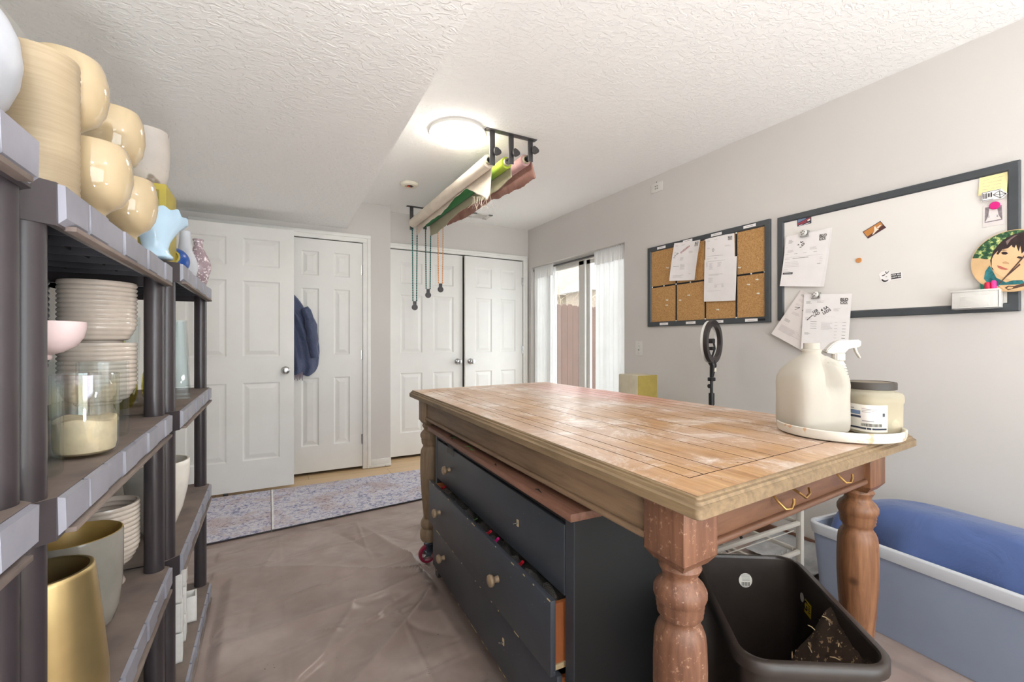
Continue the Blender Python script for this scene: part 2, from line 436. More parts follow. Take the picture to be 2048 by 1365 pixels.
def obj(name, mb, mat=None, parent=None, smooth=True, ang=35, label=None, cat=None, group=None, kind=None, uvf=None, solid=0.0, weld=False):
    me = bpy.data.meshes.new(name)
    if parent is not None: off = wpos(parent); loc = Vector((0, 0, 0))
    else:
        xs = [p.x for p in mb.v]; ys = [p.y for p in mb.v]; zs = [p.z for p in mb.v]
        off = Vector(((min(xs) + max(xs)) / 2, (min(ys) + max(ys)) / 2, min(zs))); loc = off
    me.from_pydata([p - off for p in mb.v], [], mb.f)
    if mat: me.materials.append(MATS[mat])
    else:
        for m in mb.mats: me.materials.append(MATS[m])
        me.polygons.foreach_set('material_index', mb.m)
    bm = bmesh.new(); bm.from_mesh(me)
    if weld: bmesh.ops.remove_doubles(bm, verts=bm.verts[:], dist=1e-5)
    bmesh.ops.recalc_face_normals(bm, faces=bm.faces[:]); bm.to_mesh(me); bm.free()
    if uvf:
        uvl = me.uv_layers.new(name='UVMap')
        for lp in me.loops: uvl.data[lp.index].uv = uvf(me.vertices[lp.vertex_index].co + off)
    if smooth:
        me.polygons.foreach_set('use_smooth', [True] * len(me.polygons)); me.set_sharp_from_angle(angle=math.radians(ang))
    me.update()
    o = bpy.data.objects.new(name, me); col.objects.link(o); o.location = loc
    if parent is not None: o.parent = parent
    if solid:
        md = o.modifiers.new('thickness', 'SOLIDIFY'); md.thickness = solid; md.offset = 0
    return setp(o, label, cat, group, kind)
def kids(o): return [c for c in bpy.data.objects if c.parent == o]
def dup(o, loc=None, rot=None, label=None, parent=None, scale=None):
    c = o.copy(); col.objects.link(c)
    if parent is not None: c.parent = parent
    if loc is not None: c.location = loc
    if rot is not None: c.rotation_euler = (0, 0, rot)
    if scale is not None: c.scale = scale
    if label: c['label'] = label
    for k in kids(o): dup(k, parent=c)
    return c
def struct(name, mb, mat=None, parent=None, **kw):
    return obj(name, mb, mat, parent, kind='structure' if parent is None else None, **kw)
def text_faces(body, size, bold=0.0):
    cu = bpy.data.curves.new('tmp', 'FONT'); cu.body = body; cu.size = size; cu.align_x = 'CENTER'; cu.align_y = 'CENTER'; cu.offset = bold
    o = bpy.data.objects.new('tmp', cu); col.objects.link(o)
    dg = bpy.context.evaluated_depsgraph_get(); ev = o.evaluated_get(dg); me = ev.to_mesh()
    vs = [v.co.copy() for v in me.vertices]; fs = [list(p.vertices) for p in me.polygons]
    ev.to_mesh_clear(); bpy.data.objects.remove(o); bpy.data.curves.remove(cu)
    return vs, fs
def N3(x, y, z): return noise.noise(Vector((x, y, z)))

# ------------------------------------------------------------------ room shell
T = 0.12
struct('floor', MB().box((XL - T, YB - T, -0.1), (XR + T, YD + T, -0.004)), 'oak_floor')
struct('ceiling', MB().box((XL - T, YB - T, ZC), (XR + T, YD + T, ZC + 0.1)), 'ceiling_texture')
b = MB(); b.prism([(XL, YB), (0.47, YB), (0.612, YC), (XL, YC)], ZS, ZC - 0.001)
struct('ceiling_left', b, 'soffit_texture', smooth=False)
struct('wall_left', MB().box((XL - T, YB, 0), (XL, YC, ZC)), 'wall_paint_left')
b = MB()   # closet wall with a door opening
b.box((XL, YC, 0), (0.135, YC + T, ZC)).box((0.752, YC, 0), (0.997, YC + 0.18 + T, ZC)).box((0.135, YC, 2.055), (0.752, YC + T, ZC))
struct('wall_back_left', b, 'wall_paint', smooth=False)
b = MB(); b.box((0.997, YD, 2.072), (XR, YD + T, ZC)).box((0.997, YD, 0), (1.022, YD + T, 2.072)).box((2.528, YD, 0), (XR, YD + T, 2.072))
struct('wall_back_right', b, 'wall_paint', smooth=False)
b = MB()   # right wall with the sliding door opening
b.box((XR, YB, 0), (XR + T, 2.84, ZC)).box((XR, 4.352, 0), (XR + T, YD + T, ZC)).box((XR, 2.84, 1.982), (XR + T, 4.352, ZC))
struct('wall_right', b, 'wall_paint', smooth=False)
b = MB()   # wall behind the camera, open for the added fill window
b.box((XL, YB - T, 0), (-0.45, YB, ZC)).box((2.3, YB - T, 0), (XR, YB, ZC)).box((-0.45, YB - T, 0), (2.3, YB, 0.45)).box((-0.45, YB - T, 2.13), (2.3, YB, ZC))
struct('wall_front', b, 'wall_paint', smooth=False)
b = MB(); b.box((-0.45, YB - 0.09, 0.45), (-0.40, YB - 0.03, 2.13)).box((2.25, YB - 0.09, 0.45), (2.3, YB - 0.03, 2.13)).box((-0.45, YB - 0.09, 0.45), (2.3, YB - 0.03, 0.5)).box((-0.45, YB - 0.09, 2.08), (2.3, YB - 0.03, 2.13)).box((0.90, YB - 0.09, 0.45), (0.95, YB - 0.03, 2.13))
w2 = struct('fill_window', b, 'trim_paint')  # unseen window, added to light the room from behind the camera
obj('glass_pane', MB().box((-0.40, YB - 0.065, 0.5), (2.25, YB - 0.06, 2.08)), 'window_glass', w2)
struct('baseboard_right', MB().box((XR - 0.014, YB, 0.0), (XR, 2.84, 0.085), 0.004), 'baseboard_brown')
b = MB().box((0.80, YC - 0.014, 0.0), (1.0, YC, 0.075), 0.004).box((0.80, YC - 0.022, 0.0), (1.0, YC, 0.022), 0.004)
struct('baseboard_back', b, 'worn_trim')
def casing(name, x0, x1, y, zt, w=0.068, depth=0.02, sides='lr', mat='trim_paint'):
    b = MB()
    def strip(a, c):
        b.box(a, c, 0.004)
    for k, (dw, dd) in enumerate(((0.0, 0.012), (w * 0.55, depth))):
        if 'l' in sides: strip((x0 - w, y - dd, 0), (x0 - dw, y + 0.01, zt + dw))
        if 'r' in sides: strip((x1 + dw, y - dd, 0), (x1 + w, y + 0.01, zt + dw))
        strip((x0 - (w if 'l' in sides else 0), y - dd, zt + dw), (x1 + (w if 'r' in sides else 0), y + 0.01, zt + w))
    return struct(name, b, mat)
casing('trim_1', -0.55, 0.748, YC, 2.052, sides='r')
casing('trim_2', 1.024, 2.524, YD, 2.068, w=0.05)
# jamb strips inside the openings
struct('trim_3', MB().box((0.7475, YC + 0.005, 0), (0.756, YC + T, 2.056)).box((0.13, YC + 0.005, 2.053), (0.756, YC + T, 2.062)), 'trim_paint')
struct('trim_4', MB().box((1.018, YD + 0.005, 0), (1.025, YD + T, 2.07)).box((2.523, YD + 0.005, 0), (2.53, YD + T, 2.07)).box((1.018, YD + 0.005, 2.0675), (2.53, YD + T, 2.075)), 'trim_paint')

PZ = [(0.25, 0.842), (1.04, 1.618), (1.728, 1.94)]
def door_slab(x0, x1, px, zb=0.025, zt=2.045, th=0.035, y=0.0):
    """six moulded panels on both faces; front faces -y at y, back at y+th"""
    b = MB()
    xs = [x0, px[0][0], px[0][1], px[1][0], px[1][1], x1]
    zs = [zb] + [q for p in PZ for q in p] + [zt]
    for sgn, yy in ((1, y), (-1, y + th)):
        for i in range(5):
            for j in range(7):
                if i in (1, 3) and j in (1, 3, 5):
                    a, c, e, g = xs[i], xs[i + 1], zs[j], zs[j + 1]
                    rings = []
                    for ins, dp in ((0, 0), (0.010, 0.0085), (0.017, 0.0085), (0.045, 0.0015)):
                        rings.append([(a + ins, yy + sgn * dp, e + ins), (c - ins, yy + sgn * dp, e + ins), (c - ins, yy + sgn * dp, g - ins), (a + ins, yy + sgn * dp, g - ins)])
                    for r in range(3):
                        for k in range(4):
                            b.add([rings[r][k], rings[r][(k + 1) % 4], rings[r + 1][(k + 1) % 4], rings[r + 1][k]], [[0, 1, 2, 3]])
                    b.add(rings[3], [[0, 1, 2, 3]])
                else:
                    b.add([(xs[i], yy, zs[j]), (xs[i + 1], yy, zs[j]), (xs[i + 1], yy, zs[j + 1]), (xs[i], yy, zs[j + 1])], [[0, 1, 2, 3]])
    b.box((x0, y + 0.0002, zb), (x0 + 0.001, y + th - 0.0002, zt)).box((x1 - 0.001, y + 0.0002, zb), (x1, y + th - 0.0002, zt))
    b.box((x0, y + 0.0002, zt - 0.001), (x1, y + th - 0.0002, zt)).box((x0, y + 0.0002, zb), (x1, y + th - 0.0002, zb + 0.001))
    return b
def knob_mesh(x, y, z, sgn=-1):
    prof = [(0.031, 0), (0.031, 0.005), (0.026, 0.010), (0.013, 0.014), (0.012, 0.030), (0.020, 0.036), (0.027, 0.046), (0.028, 0.056), (0.023, 0.064), (0.012, 0.067), (0.0, 0.067)]
    M = Matrix.Rotation(PI / 2 * (1 if sgn < 0 else -1), 4, 'X')
    b = MB().lathe(prof, (x, y, z), 28, M=M)
    b.lathe([(0.008, 0.0), (0.007, 0.003), (0.0, 0.003)], (x, y + sgn * 0.0665, z), 14, M=M)
    return b
def hinges(parent, x, y, zs):
    for z in zs:
        b = MB().tube([(x, y - 0.006, z - 0.045), (x, y - 0.006, z + 0.045)], 0.006, 10)
        b.box((x - 0.012, y - 0.003, z - 0.044), (x + 0.012, y, z + 0.044))
        obj('hinge', b, 'chrome', parent)
d1 = struct('door_1', door_slab(-0.63, 0.173, ((-0.53, -0.28), (-0.177, 0.074)), y=3.955, zt=2.035), 'door_paint', ang=20)
obj('door_knob', knob_mesh(0.113, 3.955, 0.93), 'chrome', d1)
obj('door_stop', MB().box((-0.30, 3.94, 0.0), (-0.27, 3.985, 0.024), 0.004), 'black_plastic', d1)
d2 = struct('door_2', door_slab(0.138, 0.746, ((0.243, 0.381), (0.503, 0.638)), y=YC + 0.004), 'door_paint', ang=20)
hinges(d2, 0.7475, YC + 0.006, (1.805, 1.035, 0.27))
d3 = struct('door_3', door_slab(1.028, 1.794, ((1.138, 1.36), (1.475, 1.693)), y=YD + 0.004, zt=2.058), 'door_paint', ang=20)
obj('door_knob', knob_mesh(1.738, YD + 0.004, 0.945), 'chrome', d3)
hinges(d3, 1.026, YD + 0.006, (1.86, 1.06, 0.27))
hx = 2.52
d4b = door_slab(1.808, 2.518, ((1.925, 2.125), (2.235, 2.425)), y=YD - 0.002, zt=2.055)
R = Matrix.Translation((hx, YD, 0)) @ Matrix.Rotation(math.radians(2.6), 4, 'Z') @ Matrix.Translation((-hx, -YD, 0))
d4b.warp(lambda p: R @ p)
d4 = struct('door_4', d4b, 'door_paint', ang=20)
kb = knob_mesh(1.868, YD - 0.002, 0.945); kb.warp(lambda p: R @ p)
obj('door_knob', kb, 'chrome', d4)
hinges(d4, 2.521, YD, (1.83, 1.06, 0.27))
# black boxes added behind the closet doors to block light leaks
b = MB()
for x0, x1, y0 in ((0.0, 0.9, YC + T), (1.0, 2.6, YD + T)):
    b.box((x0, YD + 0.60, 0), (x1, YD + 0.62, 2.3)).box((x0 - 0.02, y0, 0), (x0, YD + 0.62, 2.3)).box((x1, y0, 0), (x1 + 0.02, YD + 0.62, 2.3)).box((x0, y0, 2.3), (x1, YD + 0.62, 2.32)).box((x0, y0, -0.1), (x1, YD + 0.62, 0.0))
struct('closet_light_block', b, 'black_paint')

# jacket on the closet door, partly behind the open door
def jacket():
    zt, zb = 1.55, 0.86
    def half(z):   # right outline x by height, read as an a-line drape
        pts = [(0.86, 0.33), (0.88, 0.355), (0.93, 0.375), (1.04, 0.385), (1.10, 0.383), (1.2, 0.365), (1.3, 0.335), (1.36, 0.31), (1.40, 0.272), (1.46, 0.255), (1.52, 0.215), (1.55, 0.19)]
        for (a, p), (c, q) in zip(pts, pts[1:]):
            if z <= c: return p + (q - p) * (z - a) / (c - a)
        return pts[-1][1]
    b = MB(); n = 56; m = 44
    for side in (0, 1):
        def fn(u, v):
            z = zb + (zt - zb) * v; xr = half(z); xl = 0.06 + 0.03 * (1 - v)
            x = xl + (xr - xl) * u; d = math.sin(PI * min(max(u, 0.0), 1.0)) ** 0.45
            zz = z + 0.03 * (abs(u - 0.5) * 2) * (1 - v) - (0.02 * math.sin(u * 9) * (1 - v) if v < 0.2 else 0)
            fold = 0.014 * math.sin(u * 17 + v * 5.5) * (1 - 0.4 * v) + 0.012 * N3(u * 4, v * 5, 2)
            y = YC - 0.012 - (0.055 * d + fold * d if side == 0 else 0.004 * d)
            return (x, min(y, YC - 0.007), zz)
        b.grid(fn, n, m)
    return b
j = thing('jacket', (0.2, YC - 0.03, 0.86), 'dark navy blue jacket hanging on the narrow closet door', 'jacket')
obj('coat_body', jacket(), 'navy_jacket', j)
def sleeve(off, x0):
    b = MB(); pts = []; rs = []
    for k in range(15):
        t = k / 14
        pts.append((x0 + 0.09 * t ** 0.8 + 0.01 * math.sin(t * 5), YC - 0.075 - 0.012 * math.sin(t * 3), 1.44 - 0.42 * t)); rs.append(0.030 + 0.016 * math.sin(PI * min(1, t * 1.1)) + 0.004 * math.sin(t * 22))
    return b.tube(pts, rs, 14)
obj('sleeve', sleeve(0, 0.262), 'navy_jacket', j)
b = MB()
for k in range(7): b.tube([(0.182 + 0.01 * k, YC - 0.05 - 0.004 * (k % 2), 0.90), (0.180 + 0.011 * k, YC - 0.05, 0.86), (0.176 + 0.012 * k, YC - 0.045, 0.825 + 0.008 * (k % 3))], [0.006, 0.005, 0.003], 6)
obj('scarf_fringe', b, 'mauve_cloth', j)

# ------------------------------------------------------------------ sliding door, curtains
XG = 2.70
b = MB()
b.box((XG - 0.03, 2.84, 0.0), (XG + 0.03, 2.885, 1.982)).box((XG - 0.03, 4.305, 0.0), (XG + 0.03, 4.352, 1.982)).box((XG - 0.03, 2.84, 1.942), (XG + 0.03, 4.352, 1.982)).box((XG - 0.03, 2.84, 0.0), (XG + 0.03, 4.352, 0.05))
wn = struct('window_1', b, 'white_plastic')
b = MB()   # sliding panel: stiles and rails
b.box((XG - 0.022, 3.485, 0.05), (XG + 0.004, 3.58, 1.942), 0.003).box((XG - 0.022, 4.0, 0.05), (XG + 0.004, 4.075, 1.942), 0.003).box((XG - 0.022, 3.5, 1.90), (XG + 0.004, 4.06, 1.942), 0.003).box((XG - 0.022, 3.5, 0.05), (XG + 0.004, 4.06, 0.13), 0.003)
obj('sliding_sash', b, 'white_plastic', wn)
obj('fixed_sash', MB().box((XG + 0.006, 3.44, 0.05), (XG + 0.028, 3.50, 1.942)).box((XG + 0.006, 2.885, 1.905), (XG + 0.028, 3.5, 1.942)).box((XG + 0.006, 2.885, 0.05), (XG + 0.028, 3.5, 0.12)), 'white_plastic', wn)
obj('glass_pane', MB().box((XG + 0.015, 4.075, 0.05), (XG + 0.019, 4.305, 1.942)), 'window_glass', wn)
obj('glass_pane', MB().box((XG - 0.011, 3.58, 0.13), (XG - 0.007, 4.0, 1.90)), 'window_glass', wn)
obj('glass_pane', MB().box((XG + 0.015, 2.885, 0.12), (XG + 0.019, 3.44, 1.905)), 'window_glass', wn)
obj('sash_handle', MB().box((XG - 0.042, 4.03, 0.90), (XG - 0.022, 4.055, 1.09), 0.005), 'white_plastic', wn)
rod = thing('curtain_rod', (2.64, 3.6, 1.94), 'black metal tension rod across the top of the sliding door', 'curtain rod')
obj('rod', MB().tube([(2.64, 2.845, 1.952), (2.64, 4.345, 1.952)], 0.0095, 14), 'black_metal', rod)
for y in (2.846, 4.344): obj('end_cap', MB().tube([(2.64, y - 0.004, 1.952), (2.64, y + 0.004, 1.952)], 0.019, 18), 'black_plastic', rod)
def curtain(y0, y1, seed, label, zb=0.03):
    """rod pocket gathered over the rod, sheer below with folds"""
    t = thing('curtain', (2.64, (y0 + y1) / 2, zb), label, 'curtain', None)
    k = 7 if y1 - y0 > 0.36 else 6
    def off(u, v):
        return 0.026 * math.sin(2 * PI * k * u + seed + 0.6 * math.sin(v * 3)) + 0.008 * math.sin(2 * PI * k * 2.3 * u + seed)
    def fn(u, v):
        z = zb + (1.86 - zb) * v
        return (2.64 + off(u, v) * (1.0 - 0.25 * v), y0 + (y1 - y0) * (u + 0.05 * math.sin(PI * u * 2) * (1 - v) * 0.3), z)
    obj('sheer_panel', MB().grid(fn, 150, 24), 'sheer_curtain', t)
    def gn(side):
        def g(u, v):
            z = 1.855 + 0.125 * v; p = 0.0135 * (1 if side else -1)
            ruff = 0.004 * math.sin(u * 170 + seed) * (0.4 + v)
            return (2.64 + p * (1 - 0.35 * max(0, v - 0.85) / 0.15) + ruff + off(u, 1) * 0.25 * (1 - v), y0 + (y1 - y0) * u, z + (0.004 * math.sin(u * 90) if v > 0.9 else 0))
        return g
    b = MB().grid(gn(0), 150, 8).grid(gn(1), 150, 8)
    obj('rod_pocket', b, 'sheer_curtain', t)
curtain(3.958, 4.335, 0.4, 'gathered white sheer curtain beside the double doors, left of the glass')
curtain(2.85, 3.285, 2.0, 'gathered white sheer curtain at the right end of the sliding door')

# ------------------------------------------------------------------ outside
struct('floor_outside', MB().box((XR + T, -2, -0.22), (14, 18, -0.16)), 'patio')
fence = thing('fence', (5.5, 6.35, -0.16), 'reddish brown wooden picket fence outside the sliding door', 'fence')
fd = Vector((0.972, 0.233, 0)).normalized(); fn_ = Vector((-fd.y, fd.x, 0))
for k in range(24):
    o0 = Vector((2.9, 5.86, 0)) + fd * (0.142 * k); w = 0.137; zt = 1.765 + 0.008 * ((k * 7) % 3)
    prof = [(0, -0.14), (w, -0.14), (w, zt - 0.035), (w - 0.025, zt), (0.025, zt), (0, zt - 0.035)]
    vs = [o0 + fd * x + Vector((0, 0, z)) + fn_ * d for d in (0, 0.018) for x, z in prof]
    n = 6
    obj('picket', MB().add(vs, [list(range(n))[::-1], list(range(n, 2 * n))] + [[i, (i + 1) % n, n + (i + 1) % n, n + i] for i in range(n)]), 'fence_stain', fence, smooth=False)
for z in (0.25, 1.35):
    a = Vector((2.9, 5.86, z)) + fn_ * 0.02; c = a + fd * 3.4
    vs = [a, a + fn_ * 0.04, a + fn_ * 0.04 + Vector((0, 0, 0.09)), a + Vector((0, 0, 0.09)), c, c + fn_ * 0.04, c + fn_ * 0.04 + Vector((0, 0, 0.09)), c + Vector((0, 0, 0.09))]
    obj('rail', MB().add(vs, [[0, 1, 2, 3], [7, 6, 5, 4], [0, 4, 5, 1], [1, 5, 6, 2], [2, 6, 7, 3], [3, 7, 4, 0]]), 'fence_stain', fence, smooth=False)
hs = thing('house', (8.5, 13.0, -0.16), 'pale tan house with shingle roof beyond the fence', 'house')
obj('siding_wall', MB().box((6.0, 12.0, -0.16), (12.5, 15.5, 2.7)), 'siding', hs, smooth=False)
b = MB(); b.add([(5.6, 11.6, 2.6), (12.9, 11.6, 2.6), (12.9, 13.8, 4.1), (5.6, 13.8, 4.1), (12.9, 16, 2.6), (5.6, 16, 2.6)], [[0, 1, 2, 3], [3, 2, 4, 5], [0, 3, 5], [1, 4, 2], [0, 5, 4, 1]])
obj('roof', b, 'roof_shingle', hs, smooth=False)
obj('window_frame', MB().box((7.6, 11.95, 0.9), (8.5, 12.0, 2.0)), 'white_plastic', hs)
sh = thing('shed', (8.3, 9.4, -0.16), 'grey brown gabled shed seen through the fixed pane of the sliding door', 'shed')
obj('shed_wall', MB().box((7.2, 9.0, -0.16), (9.4, 10.2, 2.5)), 'roof_shingle', sh, smooth=False)
b = MB(); b.add([(7.0, 8.9, 2.45), (7.0, 10.3, 2.45), (8.3, 8.9, 3.25), (8.3, 10.3, 3.25), (9.6, 8.9, 2.45), (9.6, 10.3, 2.45)], [[0, 2, 3, 1], [2, 4, 5, 3], [0, 4, 2], [1, 3, 5], [0, 1, 5, 4]])
obj('shed_roof', b, 'grille_grey', sh, smooth=False)
tr = thing('bare_tree', (5.0, 7.6, -0.16), 'leafless pale tree standing behind the wooden fence', 'tree')
b = MB(); rnd = random.Random(5)
b.tube([(5.0, 7.6, -0.16), (5.03, 7.6, 1.2), (4.98, 7.62, 2.4), (5.05, 7.6, 4.2)], [0.06, 0.05, 0.04, 0.015], 8)
def branch(p, d, L, r, dep):
    pts = [p]; q = p
    for k in range(4):
        d = (d + Vector((rnd.uniform(-.3, .3), rnd.uniform(-.3, .3), rnd.uniform(-.1, .3)))).normalized(); q = q + d * L / 4; pts.append(q)
    b.tube(pts, [r * (1 - 0.2 * k) for k in range(5)], 5)
    if dep:
        for k in range(3): branch(pts[rnd.randint(1, 4)], (d + Vector((rnd.uniform(-1, 1), rnd.uniform(-1, 1), rnd.uniform(-.2, .8)))).normalized(), L * 0.6, r * 0.5, dep - 1)
for k in range(12): branch(Vector((5.0, 7.6, 1.1 + 0.25 * k)), Vector((rnd.uniform(-1, 1), rnd.uniform(-1, 1), 0.5)).normalized(), 1.1, 0.018, 2)
obj('branches', b, 'bark', tr)

# ------------------------------------------------------------------ ceiling fittings and added fill lights
lamp = thing('ceiling_light', (0.995, 2.53, ZC), 'round glowing flush dome light on the ceiling', 'ceiling light')
obj('base_ring', MB().lathe([(0.166, ZC - 0.001), (0.168, ZC - 0.018), (0.16, ZC - 0.022), (0.10, ZC - 0.022)], (0.995, 2.53, 0), 56), 'white_plastic', lamp)
def dome(c, r=0.158): return MB().lathe([(r, ZC - 0.020), (r + 0.001, ZC - 0.030), (r * 0.97, ZC - 0.042), (r * 0.86, ZC - 0.052), (r * 0.6, ZC - 0.060), (r * 0.3, ZC - 0.064), (0, ZC - 0.065)], c, 56)
obj('diffuser', dome((0.995, 2.53, 0)), 'lamp_glow', lamp)
fill_dome3 = thing('ceiling_light', (0.05, -1.0, ZS), 'added unseen fill light, round dome under the dropped ceiling behind the camera', 'ceiling light')  # unseen dome, added as fill from behind the camera
obj('base_ring', MB().lathe([(0.166, ZS - 0.001), (0.168, ZS - 0.018), (0.16, ZS - 0.022), (0.10, ZS - 0.022)], (0.05, -1.0, 0), 56), 'white_plastic', fill_dome3)
obj('diffuser', dome((0.05, -1.0, ZS - ZC)), 'fill_dome_glow', fill_dome3)
def fill_uplight(x, y, label, glow='fill_light_glow'):  # unseen uplight, added to brighten the ceilings by bounce
    t = thing('fill_light', (x, y, 0), label, 'fill light')
    obj('base', MB().lathe([(0, 0), (.13, 0), (.13, .012), (.02, .025), (.012, .04)], (x, y, 0), 36), 'black_metal', t)
    obj('pole', MB().tube([(x, y, .03), (x, y, .46)], .011, 12), 'black_metal', t)
    obj('bowl', MB().lathe([(.02, .45), (.08, .48), (.15, .54), (.18, .60), (.175, .60), (.145, .545), (.02, .46)], (x, y, 0), 44), 'white_plastic', t)
    obj('fill_disc', MB().lathe([(0, .590), (.165, .590), (.165, .585), (0, .585)], (x, y, 0), 36), glow, t)
fill_uplight(.05, -.6, 'added unseen fill light in a white bowl shining up at the dropped ceiling behind the camera')
fill_uplight(2.1, -.9, 'added unseen fill light in a white bowl shining up at the main ceiling behind the camera', 'fill_light_soft')
fill_dome2 = thing('ceiling_light', (1.45, -0.55, ZC), 'added unseen fill light, round dome on the ceiling behind the camera', 'ceiling light')  # second unseen dome, added to even out the room light
obj('base_ring', MB().lathe([(0.166, ZC - 0.001), (0.168, ZC - 0.018), (0.16, ZC - 0.022), (0.10, ZC - 0.022)], (1.45, -0.55, 0), 56), 'white_plastic', fill_dome2)
obj('diffuser', dome((1.45, -0.55, 0)), 'fill_dome_glow', fill_dome2)
sd = thing('smoke_detector', (0.985, 3.555, ZC), 'open round cream smoke detector base with loose wires on the ceiling', 'smoke detector')
b = MB().lathe([(0.068, ZC), (0.070, ZC - 0.008), (0.062, ZC - 0.022), (0.040, ZC - 0.026), (0.036, ZC - 0.024), (0.034, ZC - 0.008), (0.0, ZC - 0.008)], (0.985, 3.555, 0), 40)
obj('base_plate', b, 'detector_cream', sd)
b = MB()
for k in range(4): b.tube([(0.985 + 0.022 * math.cos(k * 1.6), 3.555 + 0.02 * math.sin(k * 1.6), ZC - 0.006), (0.985 + 0.014 * math.cos(k * 2.2), 3.548, ZC - 0.030), (0.985 - 0.018 * math.cos(k * 1.9), 3.555 - 0.012 * math.sin(k), ZC - 0.028), (0.98, 3.56, ZC - 0.008)], 0.0035, 6)
obj('loose_wire', b, 'wire_red', sd)
obj('connector_block', MB().box((0.985, 3.54, ZC - 0.030), (1.008, 3.562, ZC - 0.006), 0.003), 'black_plastic', sd)
vt = thing('ceiling_vent', (1.86, 4.13, ZC), 'small rectangular white air vent on the ceiling above the double doors', 'vent')
b = MB().box((1.75, 4.05, ZC - 0.008), (1.97, 4.07, ZC), 0.002).box((1.75, 4.19, ZC - 0.008), (1.97, 4.21, ZC), 0.002).box((1.75, 4.05, ZC - 0.008), (1.80, 4.21, ZC), 0.002).box((1.92, 4.05, ZC - 0.008), (1.97, 4.21, ZC), 0.002)
obj('vent_frame', b, 'white_plastic', vt)
obj('vent_backing', MB().box((1.79, 4.06, ZC - 0.003), (1.93, 4.20, ZC)), 'grille_grey', vt)
for k in range(6): obj('vent_slat', MB().box((1.80, 4.075 + 0.021 * k, ZC - 0.007), (1.92, 4.082 + 0.021 * k, ZC - 0.002)), 'white_plastic', vt)

# ------------------------------------------------------------------ backdrop rolls
AX = [(1.172, 2.252), (1.300, 2.270), (1.436, 2.312)]      # x, axis height of the three rolls
DROP = [0.21, 0.178, 0.138]
def bracket(y, sgn, label, lens):
    t = thing('backdrop_bracket', (1.30, y, ZC - 0.2), label, 'bracket')
    b = MB().box((1.125, y - 0.02, ZC - 0.004), (1.475, y + 0.02, ZC), 0.001)
    for x in (1.15, 1.235, 1.365, 1.455): b.lathe([(0.006, ZC - 0.006), (0.006, ZC - 0.004)], (x, y, 0), 10)
    obj('mounting_plate', b, 'black_metal', t)
    for (x, za), L in zip(AX, lens):
        obj('arm', MB().box((x - 0.017, y - 0.003, ZC - L), (x + 0.017, y + 0.003, ZC - 0.004), 0.001), 'black_metal', t)
        obj('hook_pin', MB().tube([(x, y, za + 0.012), (x - 0.004, y + sgn * 0.03, za + 0.014), (x - 0.006, y + sgn * 0.055, za)], 0.005, 8), 'black_metal', t)
    return t
brn = bracket(2.42, 1, 'dark metal triple hook bracket at the near end of the fabric rolls', DROP)
for (x, za) in AX:
    M = Matrix.Rotation(PI / 2, 4, 'X')
    def lob(r, z, a, k): return (r * (1 + 0.10 * math.cos(3 * a)), z)
    b = MB().lathe([(0.005, -0.012), (0.008, -0.004), (0.020, 0.0), (0.024, 0.004), (0.024, 0.012), (0.021, 0.015), (0.010, 0.016), (0.009, 0.019), (0.0, 0.019)], (x + 0.022, 2.405, za + 0.036), 30, mod=lob, M=M)
    obj('clamp_knob', b, 'black_metal', brn)
bracket(4.15, -1, 'dark metal bracket holding the far end of the fabric rolls, above the double doors', [0.22, 0.20, 0.17])
def roll(x, z, r, y0, y1, label, m_roll, flapf, m_flap, mwave=1.0, endmat='black_plastic'):
    t = thing('fabric_roll', (x, y0, z - r), label, 'fabric roll', 'painted backdrop rolls on the ceiling')
    M = Matrix.Rotation(-PI / 2, 4, 'X')
    obj('core_tube', MB().lathe([(0.018, -0.012), (0.0235, -0.012), (0.0235, y1 - y0 + 0.012), (0.018, y1 - y0 + 0.012)], (x, y0, z), 28, M=M, cap=False), 'canvas_back', t)
    hub = MB()
    for k in range(9):
        a = 2 * PI * k / 9; hub.box((-0.0015, -0.010, 0.006), (0.0015, 0.004, 0.018), 0, None, Matrix.Translation((x, y0, z)) @ Matrix.Rotation(a, 4, 'Y'))
    hub.lathe([(0.008, -0.013), (0.008, 0.004)], (x, y0, z), 14, M=M)
    obj('end_plug', hub, endmat, t)
    ny, na = 70, 28
    def fn(u, v):
        yy = y0 + 0.006 + (y1 - y0 - 0.012) * v; a = 2 * PI * u
        rr = r * (1 + 0.05 * mwave * N3(v * 9, math.cos(a), math.sin(a)) + 0.06 * mwave * math.exp(-((v - 0.42) / 0.05) ** 2) + 0.05 * mwave * math.exp(-((v - 0.6) / 0.03) ** 2))
        return (x + rr * math.cos(a), yy, z + rr * math.sin(a))
    b = MB().grid(fn, na, ny)
    for yy in (y0 + 0.006, y1 - 0.006):
        ring = [(x + q * math.cos(2 * PI * k / 28), yy, z + q * math.sin(2 * PI * k / 28)) for q in (0.0235, r) for k in range(28)]
        b.add(ring, [[k, (k + 1) % 28, 28 + (k + 1) % 28, 28 + k] for k in range(28)])
    obj('rolled_fabric', b, m_roll, t)
    obj('hanging_flap', MB().grid(flapf, 90, 12), m_flap, t, solid=0.0015)
    return t
